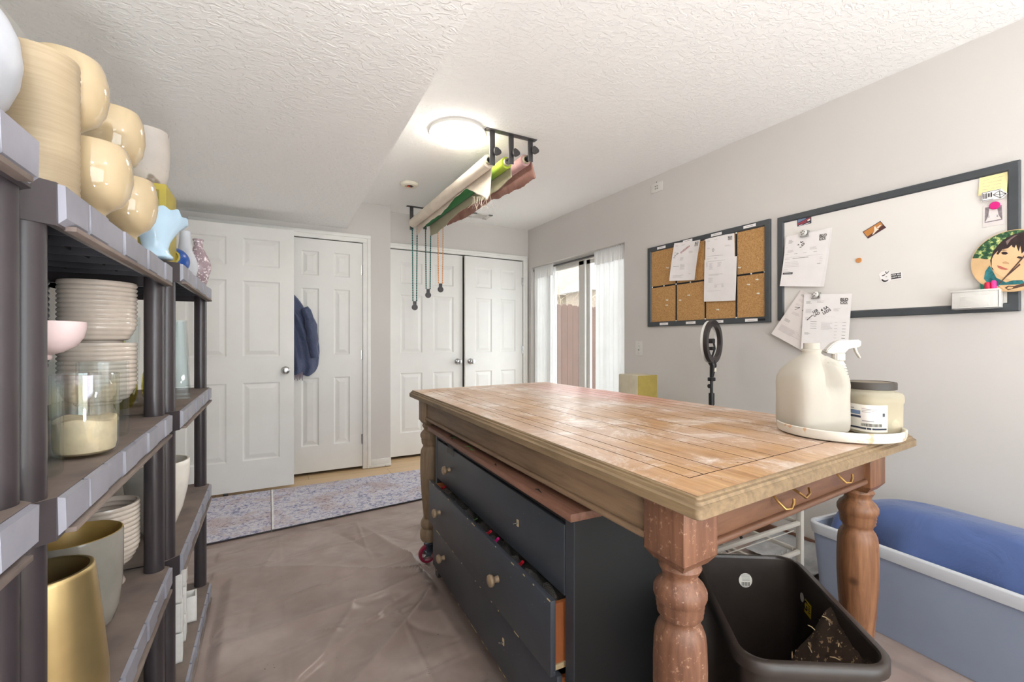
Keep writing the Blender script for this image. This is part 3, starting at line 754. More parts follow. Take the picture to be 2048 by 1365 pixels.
# roll 1: cream canvas with a loose triangular corner
def flap1(u, v):
    y = 2.50 + 1.60 * u
    L = 0.03 + 0.17 * max(0, 1 - abs(u - 0.03) / 0.20) + (0.0 if u < 0.2 else 0.085 * (u - 0.2)) + 0.010 * N3(u * 18, 3, 1)
    return (1.172 + 0.036 - 0.012 * v + 0.012 * math.sin(u * 14) * v, y, 2.252 - 0.012 - L * v)
r1 = roll(1.172, 2.252, 0.040, 2.465, 4.11, 'cream canvas backdrop roll, leftmost of the three on the ceiling', 'canvas_cream', flap1, 'canvas_cream', 1.3)
b = MB(); rnd = random.Random(3)
for k in range(16):
    y = 2.50 + rnd.uniform(0, 0.30); z = 2.252 - 0.10 - 0.09 * max(0, 1 - abs(y - 2.55) / 0.3)
    b.tube([(1.20, y, z), (1.20 + rnd.uniform(-.02, .02), y + rnd.uniform(-.03, .03), z - rnd.uniform(.03, .06)), (1.20 + rnd.uniform(-.03, .03), y + rnd.uniform(-.05, .05), z - rnd.uniform(.05, .10))], 0.0008, 4)
obj('loose_threads', b, 'canvas_cream', r1)
def flap2(u, v):
    y = 2.49 + 1.62 * u
    L = 0.060 + 0.02 * math.sin(u * 9) + 0.03 * u + 0.014 * N3(u * 14, 1, 1) + 0.005 * N3(u * 60, 2, 1)
    return (1.300 + 0.034 + 0.01 * v, y, 2.262 - L * v - 0.01)
r2 = roll(1.300, 2.270, 0.036, 2.475, 4.10, 'green painted backdrop roll with a frayed beige hem, middle of the three', 'green_painted_cloth', flap2, 'canvas_back', 0.5, 'grille_grey')
def flap3(u, v):
    y = 2.46 + 1.62 * u
    L = 0.100 - 0.05 * u + 0.01 * math.sin(u * 11) + 0.012 * N3(u * 14, 5, 1) + 0.005 * N3(u * 60, 7, 1)
    return (1.436 + 0.034 + 0.03 * v, y, 2.304 - L * v)
r3 = roll(1.436, 2.312, 0.036, 2.475, 4.10, 'pink and rust painted backdrop roll, rightmost of the three on the ceiling', 'pink_painted_cloth', flap3, 'rust_cloth_back', 0.5)
def chain(x0, x1, zt, zb, m, label):
    t = thing('pull_chain', ((x0 + x1) / 2, 4.125, zb - 0.05), label, 'pull chain')
    n = 60; xm = (x0 + x1) / 2
    for xa in (x0, x1):
        pts = [(xa + (xm + (xa - xm) * 0.75 - xa) * k / n, 4.125, zt + (zb - zt) * k / n) for k in range(n + 1)]
        rs = [0.0064 if k % 2 else 0.0040 for k in range(n + 1)]
        obj('bead_strand', MB().tube(pts, rs, 6), m, t)
    b = MB().box((xm - 0.015, 4.116, zb - 0.045), (xm + 0.015, 4.134, zb + 0.002), 0.003)
    b.lathe([(0.0, -0.010), (0.026, -0.010), (0.028, -0.005), (0.028, 0.005), (0.026, 0.010), (0.0, 0.010)], (xm, 4.125, zb - 0.055), 26, M=Matrix.Rotation(PI / 2, 4, 'X'))
    b.lathe([(0.007, -0.013), (0.007, 0.013)], (xm, 4.125, zb - 0.055), 12, M=Matrix.Rotation(PI / 2, 4, 'X'))
    obj('pulley_weight', b, 'black_metal', t)
chain(1.172, 1.218, 2.22, 1.53, 'teal_beads', 'longest teal beaded chain loop hanging from the fabric rolls')
chain(1.298, 1.350, 2.25, 1.65, 'teal_beads', 'shorter teal beaded chain loop, middle of the three chains')
chain(1.420, 1.474, 2.29, 1.71, 'orange_beads', 'orange beaded chain loop hanging from the fabric rolls')

# ------------------------------------------------------------------ work table
TA, TB, TC, TD = Vector((0.667, 2.413)), Vector((0.627, 0.508)), Vector((1.636, 0.583)), Vector((1.594, 2.485))
TW, TL = 1.01, 1.905
def tw(p):      # table frame (x across, y along) -> room
    s, t = p[0] / TW, p[1] / TL
    q = (TB * (1 - s) + TC * s) * (1 - t) + (TA * (1 - s) + TD * s) * t
    return (q.x, q.y, p[2])
def tinv(co):
    s = (co.x - 0.63) / TW; t = 0.5
    for _ in range(12):
        f = (TB * (1 - s) + TC * s) * (1 - t) + (TA * (1 - s) + TD * s) * t - Vector((co.x, co.y))
        du = (TC - TB) * (1 - t) + (TD - TA) * t; dv = (TA - TB) * (1 - s) + (TD - TC) * s
        det = du.x * dv.y - du.y * dv.x
        s -= (f.x * dv.y - f.y * dv.x) / det; t -= (du.x * f.y - du.y * f.x) / det
    return (s * TW, t * TL)
table = thing('work_table', (1.13, 1.5, 0.0), 'large worn pine work table with turned legs and grooved plank top', 'table')
def rrect(x0, y0, x1, y1, r, n=4):
    p = []
    for cx, cy, a0 in ((x1 - r, y1 - r, 0), (x0 + r, y1 - r, 90), (x0 + r, y0 + r, 180), (x1 - r, y0 + r, 270)):
        for k in range(n + 1):
            a = math.radians(a0 + 90 * k / n); p.append((cx + r * math.cos(a), cy + r * math.sin(a)))
    return p
b = MB(); levels = [(0.004, 0.858, 0.012), (0.0, 0.861, 0.012), (0.0, 0.878, 0.012), (0.005, 0.8815, 0.012), (0.006, 0.8815, 0.012), (0.008, 0.887, 0.012), (0.013, 0.8885, 0.012), (0.0135, 0.892, 0.012), (0.017, 0.894, 0.012)]
rings = [[(x, y, z) for x, y in rrect(i, i, TW - i, TL - i, max(0.004, r - i * 0.3), 5)] for i, z, r in levels]
n = len(rings[0])
for k in range(len(rings) - 1):
    b.add(rings[k] + rings[k + 1], [[i, (i + 1) % n, n + (i + 1) % n, n + i] for i in range(n)], 'pine_edge')
b.add(rings[0], [list(range(n))], 'pine_edge')
# top surface split into planks with real grooves
gs = [0.088, 0.132, 0.196, 0.325, 0.398, 0.518, 0.639, 0.735, 0.805, 0.87, 0.925]
gx = [g * TW for g in gs]; ty0, ty1 = 0.047 * TL, 0.945 * TL; gw = 0.0016
b.warp(tw)
top = obj('table_top', b, None, table, ang=25)
b = MB(); zt = 0.8945
xs = [0.0165] + [v for g in gx for v in (g - gw, g + gw)] + [TW - 0.0165]
b.grid(lambda u, v: (0.0165 + (TW - 0.033) * u, 0.0165 + (ty0 - gw - 0.0165) * v, zt), 12, 2)
b.grid(lambda u, v: (0.0165 + (TW - 0.033) * u, ty1 + gw + (TL - 0.0165 - ty1 - gw) * v, zt), 12, 2)
for k in range(0, len(xs), 2):
    b.grid(lambda u, v: (xs[k] + (xs[k + 1] - xs[k]) * u, ty0 + gw + (ty1 - ty0 - 2 * gw) * v, zt), 2, 16)
b.grid(lambda u, v: (0.0165 + (gx[0] - gw - 0.0165) * u, ty0 - gw + 2 * gw * v, zt), 1, 1)
b.grid(lambda u, v: (gx[-1] + gw + (TW - 0.0165 - gx[-1] - gw) * u, ty0 - gw + 2 * gw * v, zt), 1, 1)
b.grid(lambda u, v: (0.0165 + (gx[0] - gw - 0.0165) * u, ty1 - gw + 2 * gw * v, zt), 1, 1)
b.grid(lambda u, v: (gx[-1] + gw + (TW - 0.0165 - gx[-1] - gw) * u, ty1 - gw + 2 * gw * v, zt), 1, 1)
b.warp(tw)
obj('plank_surface', b, 'worn_pine_top', top, uvf=tinv)
b = MB()
for g in gx: b.box((g - gw, ty0, 0.8938), (g + gw, ty1, 0.8942))
b.box((gx[0], ty0 - gw, 0.8938), (gx[-1], ty0 + gw, 0.8942)); b.box((gx[0], ty1 - gw, 0.8938), (gx[-1], ty1 + gw, 0.8942)); b.warp(tw)
obj('plank_groove', b, 'groove_dark', top, smooth=False)
LEGPROF = [(.727, .037), (.718, .041), (.710, .037), (.702, .0325), (.695, .034), (.684, .045), (.673, .0505), (.662, .0505), (.653, .047), (.649, .0445), (.644, .0458), (.640, .0435), (.635, .0448), (.631, .0425), (.626, .0435), (.619, .038), (.613, .036), (.607, .038), (.600, .043), (.588, .0475), (.57, .0495), (.53, .0510), (.48, .0510), (.42, .0485), (.36, .0445), (.30, .039), (.25, .0345), (.235, .034), (.232, .039), (.222, .045), (.21, .049), (.20, .049), (.19, .046), (.185, .041), (.18, .043), (.17, .050), (.15, .052), (.13, .050), (.119, .045)]
LEGS = [('pine_red', .0845, .110), ('pine_knotty', .905, .110), ('pine_weathered', .086, 1.770), ('pine_weathered', .905, 1.765)]
for m, lx, ly in LEGS:
    c = tw((lx, ly, 0)); h = 0.0515
    b = MB().lathe([(r, z) for z, r in LEGPROF][::-1], (c[0], c[1], 0), 44)
    bb = MB().box((lx - h, ly - h, .745), (lx + h, ly + h, .859), 0.003)
    poly = [(lx + sx * q, ly + sy * q) for sx, sy, q in ((-1, -1, h), (1, -1, h), (1, 1, h), (-1, 1, h))]
    z0, z1, k = .728, .747, h - 0.014
    bb.add([(lx - k, ly - k, z0), (lx + k, ly - k, z0), (lx + k, ly + k, z0), (lx - k, ly + k, z0), (lx - h, ly - h, z1), (lx + h, ly - h, z1), (lx + h, ly + h, z1), (lx - h, ly + h, z1)], [[3, 2, 1, 0], [0, 1, 5, 4], [1, 2, 6, 5], [2, 3, 7, 6], [3, 0, 4, 7], [4, 5, 6, 7]])
    bb.warp(tw); b.add(bb.v, bb.f)
    leg = obj('leg', b, m, table, ang=50)
    # caster under the leg
    cx, cy = c[0], c[1]
    cb = MB().box((cx - .036, cy - .036, .110), (cx + .036, cy + .036, .119), 0.002).lathe([(.024, .098), (.028, .104), (.024, .110)], (cx, cy, 0), 24)
    wx = cx - .014
    for q in (-1, 1):
        yy = cy + q * .020
        cb.add([(cx - .028, yy - .0015, .104), (cx + .03, yy - .0015, .104), (wx + .012, yy - .0015, .038), (wx - .012, yy - .0015, .038), (cx - .028, yy + .0015, .104), (cx + .03, yy + .0015, .104), (wx + .012, yy + .0015, .038), (wx - .012, yy + .0015, .038)], [[0, 1, 2, 3], [7, 6, 5, 4], [0, 4, 5, 1], [1, 5, 6, 2], [2, 6, 7, 3], [3, 7, 4, 0]])
    cb.tube([(wx, cy - .024, .048), (wx, cy + .024, .048)], .006, 10)
    cas = obj('caster', cb, 'caster_steel', table)
    M = Matrix.Rotation(PI / 2, 4, 'X')
    wb = MB().lathe([(.031, -.014), (.043, -.014), (.047, -.008), (.047, .008), (.043, .014), (.033, .014), (.033, -.014)], (wx, cy, .0475), 36, 'red_tyre', M=M, cap=False)
    wb.lathe([(.010, -.015), (.012, -.015), (.012, .015), (.010, .015)], (wx, cy, .0475), 16, 'chrome', M=M)
    for q in range(5):
        wb.box((-.006, -.005, .010), (.006, .005, .033), 0, 'chrome', Matrix.Translation((wx, cy, .0475)) @ Matrix.Rotation(2 * PI * q / 5, 4, 'Y'))
    obj('wheel', wb, None, cas)
def apron(name, x0, y0, x1, y1, m, axis):
    b = MB().box((x0, y0, .768), (x1, y1, .860), 0.002)
    e = 0.010
    b.box((x0 - (e if axis == 1 else 0), y0 - (e if axis == 0 else 0), .757), (x1 + (e if axis == 1 else 0), y1 + (e if axis == 0 else 0), .771), 0.006, seg=3)
    b.warp(tw); return obj(name, b, m, table)
apron('apron', .048, .16, .070, 1.72, 'pine_apron', 1)
apron('apron', .920, .16, .942, 1.72, 'pine_apron', 1)
af = apron('apron', .136, .074, .854, .096, 'pine_dark_apron', 0)
apron('apron', .136, 1.782, .854, 1.804, 'pine_dark_apron', 0)
for k, (hx_, hz, rot) in enumerate(((.375, .805, 0), (.462, .808, 1), (.675, .812, 0))):
    if rot: P = [(hx_ - .030, .074, hz + .016), (hx_ - .026, .052, hz + .006), (hx_ - .005, .046, hz - .008), (hx_ + .022, .050, hz - .004), (hx_ + .030, .056, hz + .006)]
    else: P = [(hx_ - .012, .074, hz + .014), (hx_ - .014, .060, hz), (hx_ - .006, .048, hz - .014), (hx_ + .012, .044, hz - .015), (hx_ + .026, .046, hz - .006), (hx_ + .030, .048, hz + .002)]
    obj('hook', MB().tube([tw(p) for p in P], .0028, 8), 'brass_hook', af)

# ------------------------------------------------------------------ tray and bottles on the table
ZT = 0.8955
tray = MB().lathe([(0, ZT), (.137, ZT), (.147, ZT + .004), (.150, ZT + .012), (.151, ZT + .027), (.148, ZT + .029), (.145, ZT + .026), (.143, ZT + .012), (.137, ZT + .006), (0, ZT + .005)], (1.43, .69, 0), 72)
obj('tray', tray, 'stained_white', label='round stained white tray on the table corner under the bottles', cat='tray')
ZP = ZT + .0062
# gallon milk jug
jug = thing('jug', (1.386, .737, ZP), 'empty cloudy white gallon jug without cap on the round tray', 'jug')
def jug_mesh():
    b = MB(); n = 64; prof = []
    # (z, half width, roundness exponent)
    lv = [(0, .060, 5), (.004, .068, 5), (.012, .073, 5), (.03, .0745, 5), (.10, .0745, 5), (.125, .0742, 5), (.135, .0745, 5), (.155, .0735, 4.5), (.172, .068, 4), (.188, .058, 3.3), (.202, .046, 2.8), (.214, .033, 2.3), (.220, .026, 2), (.223, .0235, 2), (.227, .0235, 2), (.229, .0255, 2), (.233, .0255, 2), (.235, .0205, 2), (.252, .0205, 2), (.252, .0175, 2), (.236, .0175, 2)]
    vs = []
    for z, w, e in lv:
        for i in range(n):
            a = 2 * PI * i / n; ca, sa = math.cos(a), math.sin(a)
            r = w / (abs(ca) ** e + abs(sa) ** e) ** (1 / e) if e > 2 else w
            # finger hollow beside the handle (towards +x corner)
            if .115 < z < .215:
                hz = math.sin(PI * (z - .115) / .10); da = (a + 0.785 + PI) % (2 * PI) - PI
                side = math.exp(-((abs(da) - .60) / .27) ** 4)
                r *= 1 - .50 * min(1, hz * 1.5) * side
                r *= 1 - .06 * hz * math.exp(-((da - 2.4) / .5) ** 2)
            if .03 < z < .12: r *= 1 - .012 * math.cos(8 * a)
            vs.append((r * ca, r * sa, z))
    fs = [[k * n + i, k * n + (i + 1) % n, (k + 1) * n + (i + 1) % n, (k + 1) * n + i] for k in range(len(lv) - 1) for i in range(n)]
    fs.append(list(range(n))[::-1]); b.add(vs, fs); return b
b = jug_mesh(); R = Matrix.Translation((1.386, .737, ZP)) @ Matrix.Rotation(math.radians(-26), 4, 'Z'); b.warp(lambda p: R @ p)
obj('jug_body', b, 'jug_plastic', jug, ang=60)
hp = [(.020, -.020, .204), (.036, -.036, .192), (.0475, -.0475, .172), (.0515, -.0515, .148), (.050, -.050, .118), (.045, -.045, .095)]
obj('jug_handle', MB().tube([R @ Vector(p) for p in hp], [.014, .015, .014, .014, .015, .012], 14), 'jug_plastic', jug)
# spray bottle
sp = thing('spray_bottle', (1.551, .747, ZP), 'white trigger spray bottle standing behind the jug and jar', 'spray bottle')
def oval(prof, c, ax, ay, ang, n=40):
    b = MB(); Rm = Matrix.Translation(c) @ Matrix.Rotation(ang, 4, 'Z')
    b.lathe(prof, (0, 0, 0), n); b.warp(lambda p: Rm @ Vector((p.x * ax, p.y * ay, p.z))); return b
prof = [(.030, 0), (.036, .004), (.038, .012), (.038, .085), (.036, .105), (.031, .125)]
for k in range(7): prof += [(.031 - .0018 * k, .128 + .0085 * k), (.0275 - .0018 * k, .1300 + .0085 * k), (.0305 - .0018 * k, .1325 + .0085 * k)]
prof += [(.016, .190), (.0135, .196), (.0135, .204)]
obj('bottle_body', oval(prof, (1.551, .747, ZP), 1.12, .80, math.radians(-28)), 'bottle_white', sp, ang=50)
cap = MB().lathe([(.0165, .198), (.0175, .199), (.0175, .219), (.0155, .221), (0, .221)], (1.551, .747, ZP), 36, mod=lambda r, z, a, k: (r * (1 + .03 * math.cos(18 * a)) if r > .0164 else r, z))
obj('screw_cap', cap, 'bottle_white', sp)
hd = Vector((math.cos(math.radians(-34)), math.sin(math.radians(-34)), 0)); hn = Vector((-hd.y, hd.x, 0))
def headpart(outline, w, z0=ZP, bev=.003):
    bm = bmesh.new(); vs = []
    for s in (-1, 1):
        vs.append([bm.verts.new(Vector((1.551, .747, z0)) + hd * u + hn * (s * w) + Vector((0, 0, v))) for u, v in outline])
    nn = len(outline); bm.faces.new(vs[0][::-1]); bm.faces.new(vs[1])
    for i in range(nn): bm.faces.new([vs[0][i], vs[0][(i + 1) % nn], vs[1][(i + 1) % nn], vs[1][i]])
    bmesh.ops.recalc_face_normals(bm, faces=bm.faces[:])
    bmesh.ops.bevel(bm, geom=bm.edges[:], offset=bev, segments=2, affect='EDGES')
    return MB().bm(bm)
obj('spray_head', headpart([(-.040, .222), (-.018, .219), (.014, .219), (.020, .230), (.030, .236), (.058, .240), (.062, .252), (.058, .262), (-.004, .260), (-.022, .250), (-.040, .230)], .012), 'bottle_white', sp)
obj('trigger', headpart([(.034, .240), (.044, .238), (.050, .222), (.060, .206), (.064, .204), (.062, .211), (.054, .226), (.050, .240)], .006, bev=.0015), 'bottle_white', sp)
obj('label', oval([(.0384, .022), (.0386, .080)], (1.551, .747, ZP), 1.12, .80, math.radians(-28)), 'label_orange', sp)
# square jar with black lid and label
jar = thing('jar', (1.505, .643, ZP), 'square cloudy plastic jar with dark screw lid and shipping label', 'jar')
def sq(prof, c, ang=0, e=5, n=56, dent=True):
    b = MB(); vs = []
    Rm = Matrix.Translation(c) @ Matrix.Rotation(ang, 4, 'Z')
    for r, z in prof:
        for i in range(n):
            a = 2 * PI * i / n; ca, sa = math.cos(a), math.sin(a); ee = e if r > .055 else 2.2
            q = r / (abs(ca) ** ee + abs(sa) ** ee) ** (1 / ee)
            if dent and .022 < z < .082:
                da = (a - 5.05 + PI) % (2 * PI) - PI
                q *= 1 - .20 * math.sin(PI * (z - .022) / .06) ** .6 * math.exp(-(da / .34) ** 2)
            vs.append(Rm @ Vector((q * ca, q * sa, z)))
    m = len(prof)
    b.add(vs, [[k * n + i, k * n + (i + 1) % n, (k + 1) * n + (i + 1) % n, (k + 1) * n + i] for k in range(m - 1) for i in range(n)] + [list(range(n))[::-1]] + ([[(m - 1) * n + i for i in range(n)]] if False else []))
    return b
JA = math.radians(-22)
JC = (1.505, .643, ZP)
jb = obj('jar_body', sq([(.048, 0), (.0565, .003), (.0585, .010), (.0585, .024), (.0585, .085), (.0602, .088), (.0608, .100), (.0595, .108), (.0565, .114), (.0535, .118), (.0535, .132)], JC, JA), 'cloudy_jar', jar, ang=50)
obj('powder_fill', sq([(.046, .003), (.0565, .010), (.0565, .085), (.056, .098), (.03, .102), (.001, .104)], JC, JA), 'jar_fill', jar)
lid = MB().lathe([(.0580, .123), (.0600, .124), (.0600, .140), (.0585, .143), (.0535, .143), (.0525, .141), (0, .141)], JC, 60)
ld = obj('lid', lid, 'dark_lid', jar)
obj('lid_panel', MB().lathe([(.050, .1412), (.049, .1422), (.030, .1424), (.002, .1412), (0, .1412)], JC, 48), 'lid_dust', ld)
def jar_label(a0, a1, z0, z1, m, r=.0592, n=14):
    Rm = Matrix.Translation(JC) @ Matrix.Rotation(JA, 4, 'Z'); b = MB()
    def fn(u, v):
        a = a0 + (a1 - a0) * u; ca, sa = math.cos(a), math.sin(a); q = r / (abs(ca) ** 5 + abs(sa) ** 5) ** .2
        return Rm @ Vector((q * ca, q * sa, z0 + (z1 - z0) * v))
    return b.grid(fn, n, 1)
lb = jar_label(2.40, 4.60, .010, .083, None, .0591); lab = obj('label', lb, 'label_white', jar)
pr = MB()
for a0, a1, z0, z1, m in ((2.40, 3.66, .046, .052, 'label_navy'), (2.40, 3.6, .055, .066, 'sticker_blue'), (2.40, 4.55, .016, .021, 'label_navy'), (2.85, 3.1, .028, .040, 'grille_grey'), (2.6, 3.3, .070, .0725, 'ink_grey'), (4.36, 4.47, .052, .062, 'sticker_navy')):
    q = jar_label(a0, a1, z0, z1, m, .0594); pr.add(q.v, q.f, m)
q = jar_label(3.62, 4.32, .034, .076, None, .0597); pr.add(q.v, q.f, 'paper_pinkish')
for k in range(3): q = jar_label(3.66, 4.15 - .1 * k, .071 - .004 * k, .0725 - .004 * k, None, .0599); pr.add(q.v, q.f, 'ink_grey')
q = jar_label(3.67, 4.05, .038, .0405, None, .0599); pr.add(q.v, q.f, 'ink_grey')
rnd = random.Random(4); a = 3.63
while a < 4.33:
    w = rnd.choice((.008, .014, .022)); q = jar_label(a, a + w, .0245, .0325, None, .0597, 1); pr.add(q.v, q.f, 'ink_black'); a += w + rnd.choice((.010, .018))
obj('label_print', pr, None, lab, smooth=False)

# ------------------------------------------------------------------ dresser under the table
A2 = math.radians(2.1)
DO = Vector((0.73, 2.149, 0))       # far front corner of the carcass
ex = Vector((math.cos(A2), -math.sin(A2), 0)); ey = Vector((-math.sin(A2), -math.cos(A2), 0))  # depth into the dresser, along the front towards the camera
def dw(p): return DO + ex * p[0] + ey * p[1] + Vector((0, 0, p[2]))
DL, DD, DZ = 1.215, .42, .712
dr = thing('dresser', tuple(DO + ex * .2 + ey * .6), 'dark slate painted three drawer dresser with brown top under the table', 'dresser')
def dbox(name, a, b_, m, parent=None, bev=.002, **kw):
    b = MB().box(a, b_, bev); b.warp(dw); return obj(name, b, m, parent or dr, **kw)
car = MB()
for a, c in (((0, 0, .0), (DD, .020, DZ)), ((0, DL - .020, .0), (DD, DL, DZ)), ((.0, .02, DZ - .03), (DD, DL - .02, DZ)), ((.02, .02, .05), (DD, DL - .02, .065)), ((DD - .012, .02, .05), (DD, DL - .02, DZ))): car.box(a, c, .0015)
car.warp(dw); obj('carcass', car, 'black_paint', dr)
fr = MB()
for a, c in (((-.002, 0, .11), (.0, .022, DZ)), ((-.002, DL - .038, .0), (.0, DL, DZ)), ((-.002, .02, DZ - .02), (.0, DL - .03, DZ))): fr.box(a, c)
fr.add([(-.003, .0, .0), (-.003, .040, .0), (-.003, .075, .075), (-.003, .0, .115), (.022, .0, .0), (.022, .040, .0), (.022, .075, .075), (.022, .0, .115)], [[3, 2, 1, 0], [4, 5, 6, 7], [0, 1, 5, 4], [1, 2, 6, 5], [2, 3, 7, 6], [3, 0, 4, 7]])
fr.warp(dw); obj('face_frame', fr, 'slate_paint', dr, smooth=False)
tp = MB().box((-.035, -.030, DZ + .001), (DD + .01, DL + .035, DZ + .023), .004); tp.warp(dw)
obj('dresser_top', tp, 'dresser_top_wood', dr)
def knob(parent, d, s, z):
    M = Matrix.Rotation(-PI / 2, 4, 'Y'); c = dw((d, s, z))
    b = MB().lathe([(.011, 0), (.0095, .006), (.0085, .012), (.011, .016), (.017, .020), (.0195, .026), (.018, .032), (.011, .036), (0, .037)], c, 26, M=M)
    obj('knob', b, 'knob_wood', parent)
def stub(parent, d, s, z):
    b = MB().tube([dw((d, s, z)), dw((d - .016, s, z + .002))], .0025, 8).box((0, 0, 0), (.001, .001, .001))
    b = MB().tube([dw((d, s, z)), dw((d - .016, s, z + .002))], .0025, 8)
    obj('bare_screw', b, 'chrome', parent)
    b = MB().box((d - .002, s - .006, z - .009), (d + .001, s + .005, z + .012)); b.warp(dw)
    obj('bare_patch', b, 'raw_wood', parent, smooth=False)
def drawer(z0, z1, out, s0=.032, s1=None, kn=(), stubs=(), label=None):
    s1 = s1 or DL - .042
    d = MB().box((-.004 - out, s0, z0), (.013 - out, s1, z1), .0025); d.warp(dw)
    f = obj('drawer', d, 'slate_paint', dr)
    if out:
        b = MB()
        b.box((.012 - out, s0 + .012, z0 + .02), (DD - .06 - out, s0 + .024, z1 - .018)).box((.012 - out, s1 - .024, z0 + .02), (DD - .06 - out, s1 - .012, z1 - .018)).box((DD - .07 - out, s0 + .012, z0 + .02), (DD - .06 - out, s1 - .012, z1 - .018)).box((.012 - out, s0 + .02, z0 + .025), (DD - .06 - out, s1 - .02, z0 + .032))
        b.warp(dw); obj('drawer_box', b, 'drawer_box_wood', f)
        e = MB().box((.012 - out, s1 - .026, z0 + .008), (.09, s1 - .008, z0 + .022)); e.warp(dw); obj('drawer_runner', e, 'raw_wood', f)
        e = MB(); rnd = random.Random(int(z0 * 100))
        for k in range(26):
            s = rnd.uniform(s0, s1); zz = rnd.choice((z0, z1)) - .0015; e.box((-.0046 - out, s, zz), (-.003 - out, s + rnd.uniform(.004, .02), zz + .003))
        e.warp(dw); obj('chipped_edge', e, 'raw_wood', f, smooth=False)
    for s, z in kn: knob(f, -.004 - out, s, z)
    for s, z in stubs: stub(f, -.004 - out, s, z)
    return f
drawer(.488, .676, 0, kn=((.228, .578),), stubs=((.905, .582),))
drawer(.286, .484, .042, kn=((.215, .388), (.845, .388)))
drawer(.070, .282, .022, kn=((.215, .180),), stubs=((.845, .176),))
def crumple(seed, a, c, m, name, label, cat):
    b = MB()
    def fn(u, v):
        x = a[0] + (c[0] - a[0]) * u; y = a[1] + (c[1] - a[1]) * v
        z = a[2] + (c[2] - a[2]) * (.5 + .9 * N3(u * 5 + seed, v * 16, seed) + .3 * N3(u * 14, v * 40, seed))
        return dw((x, y, min(z, c[2])))
    b.grid(fn, 16, 120)
    return obj(name, b, m, label=label, cat=cat, kind='stuff')
crumple(3, (-.026, .06, .41), (.10, DL - .08, .468), 'crinkled_film', 'plastic_bags', 'crumpled clear plastic bags filling the open middle drawer of the dresser', 'plastic bags')
b = MB().box((-.026, .06, .330), (.12, DL - .07, .415)); b.warp(dw); obj('drawer_clutter', b, 'ribbon_black', label='dark jumbled contents deep in the open middle drawer', cat='clutter', kind='stuff', smooth=False)
for k, (s, m, L, nm, lab_) in enumerate(((.10, 'red_pen', .10, 'red_pen', 'red pen poking up at the far end of the open drawer'), (.66, 'red_pen', .07, 'red_pen', 'red pen in the middle of the open drawer'), (.735, 'magenta_plastic', .05, 'pink_pen', 'pink pen among the bags in the open drawer'), (.92, 'red_pen', .045, 'red_marker', 'red marker tip near the close end of the open drawer'), (.52, 'green_twig', .09, 'green_twig', 'thin green twig lying across the open drawer'))):
    pts = [dw((-.018, s - L * .4, .445)), dw((-.010, s + L * .3, .466)), dw((-.006, s + L * .5, .478))]
    obj(nm, MB().tube(pts, .005 if k != 4 else .002, 8), m, label=lab_, cat=nm.split('_')[1])
b = MB()
def hookf(u, v): return dw((-.006 - .008 * math.sin(PI * u), .20 + .085 * u, .650 + .038 * v + .010 * math.sin(PI * u) + .004 * N3(u * 6, v * 6, 1)))
b.grid(hookf, 12, 8); obj('plastic_tag', b, 'crinkled_film', label='crumpled clear plastic tag stuck on the top drawer edge', cat='plastic tag', solid=.001)
rnd = random.Random(8)
for k in range(7):
    s = rnd.uniform(.08, 1.05); p = dw((-.022, s, DZ + .0245)); q = dw((-.022 + rnd.uniform(-.008, .02), s + rnd.uniform(.02, .05), DZ + .026))
    obj('dried_leaf', MB().tube([p, (p + q) / 2 + Vector((0, 0, .004)), q], [.0007, .0022, .0007], 6), 'ribbon_black' if k % 3 else 'green_twig', label='small dried leaf scrap on the dresser top', cat='leaf scrap', group='leaf scraps on the dresser top')

# ------------------------------------------------------------------ waste bin
BN = [Vector((.862, .588)), Vector((1.116, .428)), Vector((1.412, .806)), Vector((1.158, .968))]
bu = (BN[1] - BN[0]).normalized(); bv = (BN[3] - BN[0]); BW = (BN[1] - BN[0]).length; BLN = (BN[2] - BN[1]).length; bv = bv.normalized(); BR = .05; BZ = .50
bin_ = thing('waste_bin', (1.137, .70, 0), 'large dark brown rectangular plastic bin in front of the dresser', 'bin')
bc = sum(BN, Vector((0, 0))) / 4
def bring(sc_, z, r=BR, grow=0.0):
    p = []
    for x, y in rrect(-BW / 2 * sc_ - grow, -BLN / 2 * sc_ - grow, BW / 2 * sc_ + grow, BLN / 2 * sc_ + grow, r + grow, 7):
        q = bc + bu * x + bv * y; p.append((q.x, q.y, z))
    return p
def loft(rings, m=None, cap0=False, cap1=False):
    b = MB(); n = len(rings[0])
    b.add([p for r in rings for p in r], [[k * n + i, k * n + (i + 1) % n, (k + 1) * n + (i + 1) % n, (k + 1) * n + i] for k in range(len(rings) - 1) for i in range(n)])
    if cap0: b.add(rings[0], [list(range(n))[::-1]])
    if cap1: b.add(rings[-1], [list(range(n))])
    return b
b = loft([bring(.80, .004), bring(.81, .0), bring(.97, BZ - .02), bring(.97, BZ - .006), bring(.955, BZ - .006), bring(.785, .008)], None, False, True)
body = obj('bin_body', b, 'bin_plastic', bin_, ang=50)
b = loft([bring(.965, BZ - .006), bring(.965, BZ - .028, grow=.012), bring(.965, BZ - .026, grow=.016), bring(.965, BZ - .004, grow=.016), bring(.965, BZ, grow=.010), bring(.965, BZ, grow=.0), bring(.952, BZ - .006)])
obj('rim', b, 'bin_plastic', bin_, ang=60)
def bface(face, s, z, out=.0012):     # point on the inner face of the bin, far end ('e') or long right side ('r')
    k = (.955 - (BZ - z) * .345) if False else .785 + (.955 - .785) * (z / BZ)
    if face == 'e': q = bc + bu * (s * BW * k) + bv * (BLN / 2 * k - out)
    else: q = bc + bu * (BW / 2 * k - out) + bv * (s * BLN * k)
    return Vector((q.x, q.y, z))
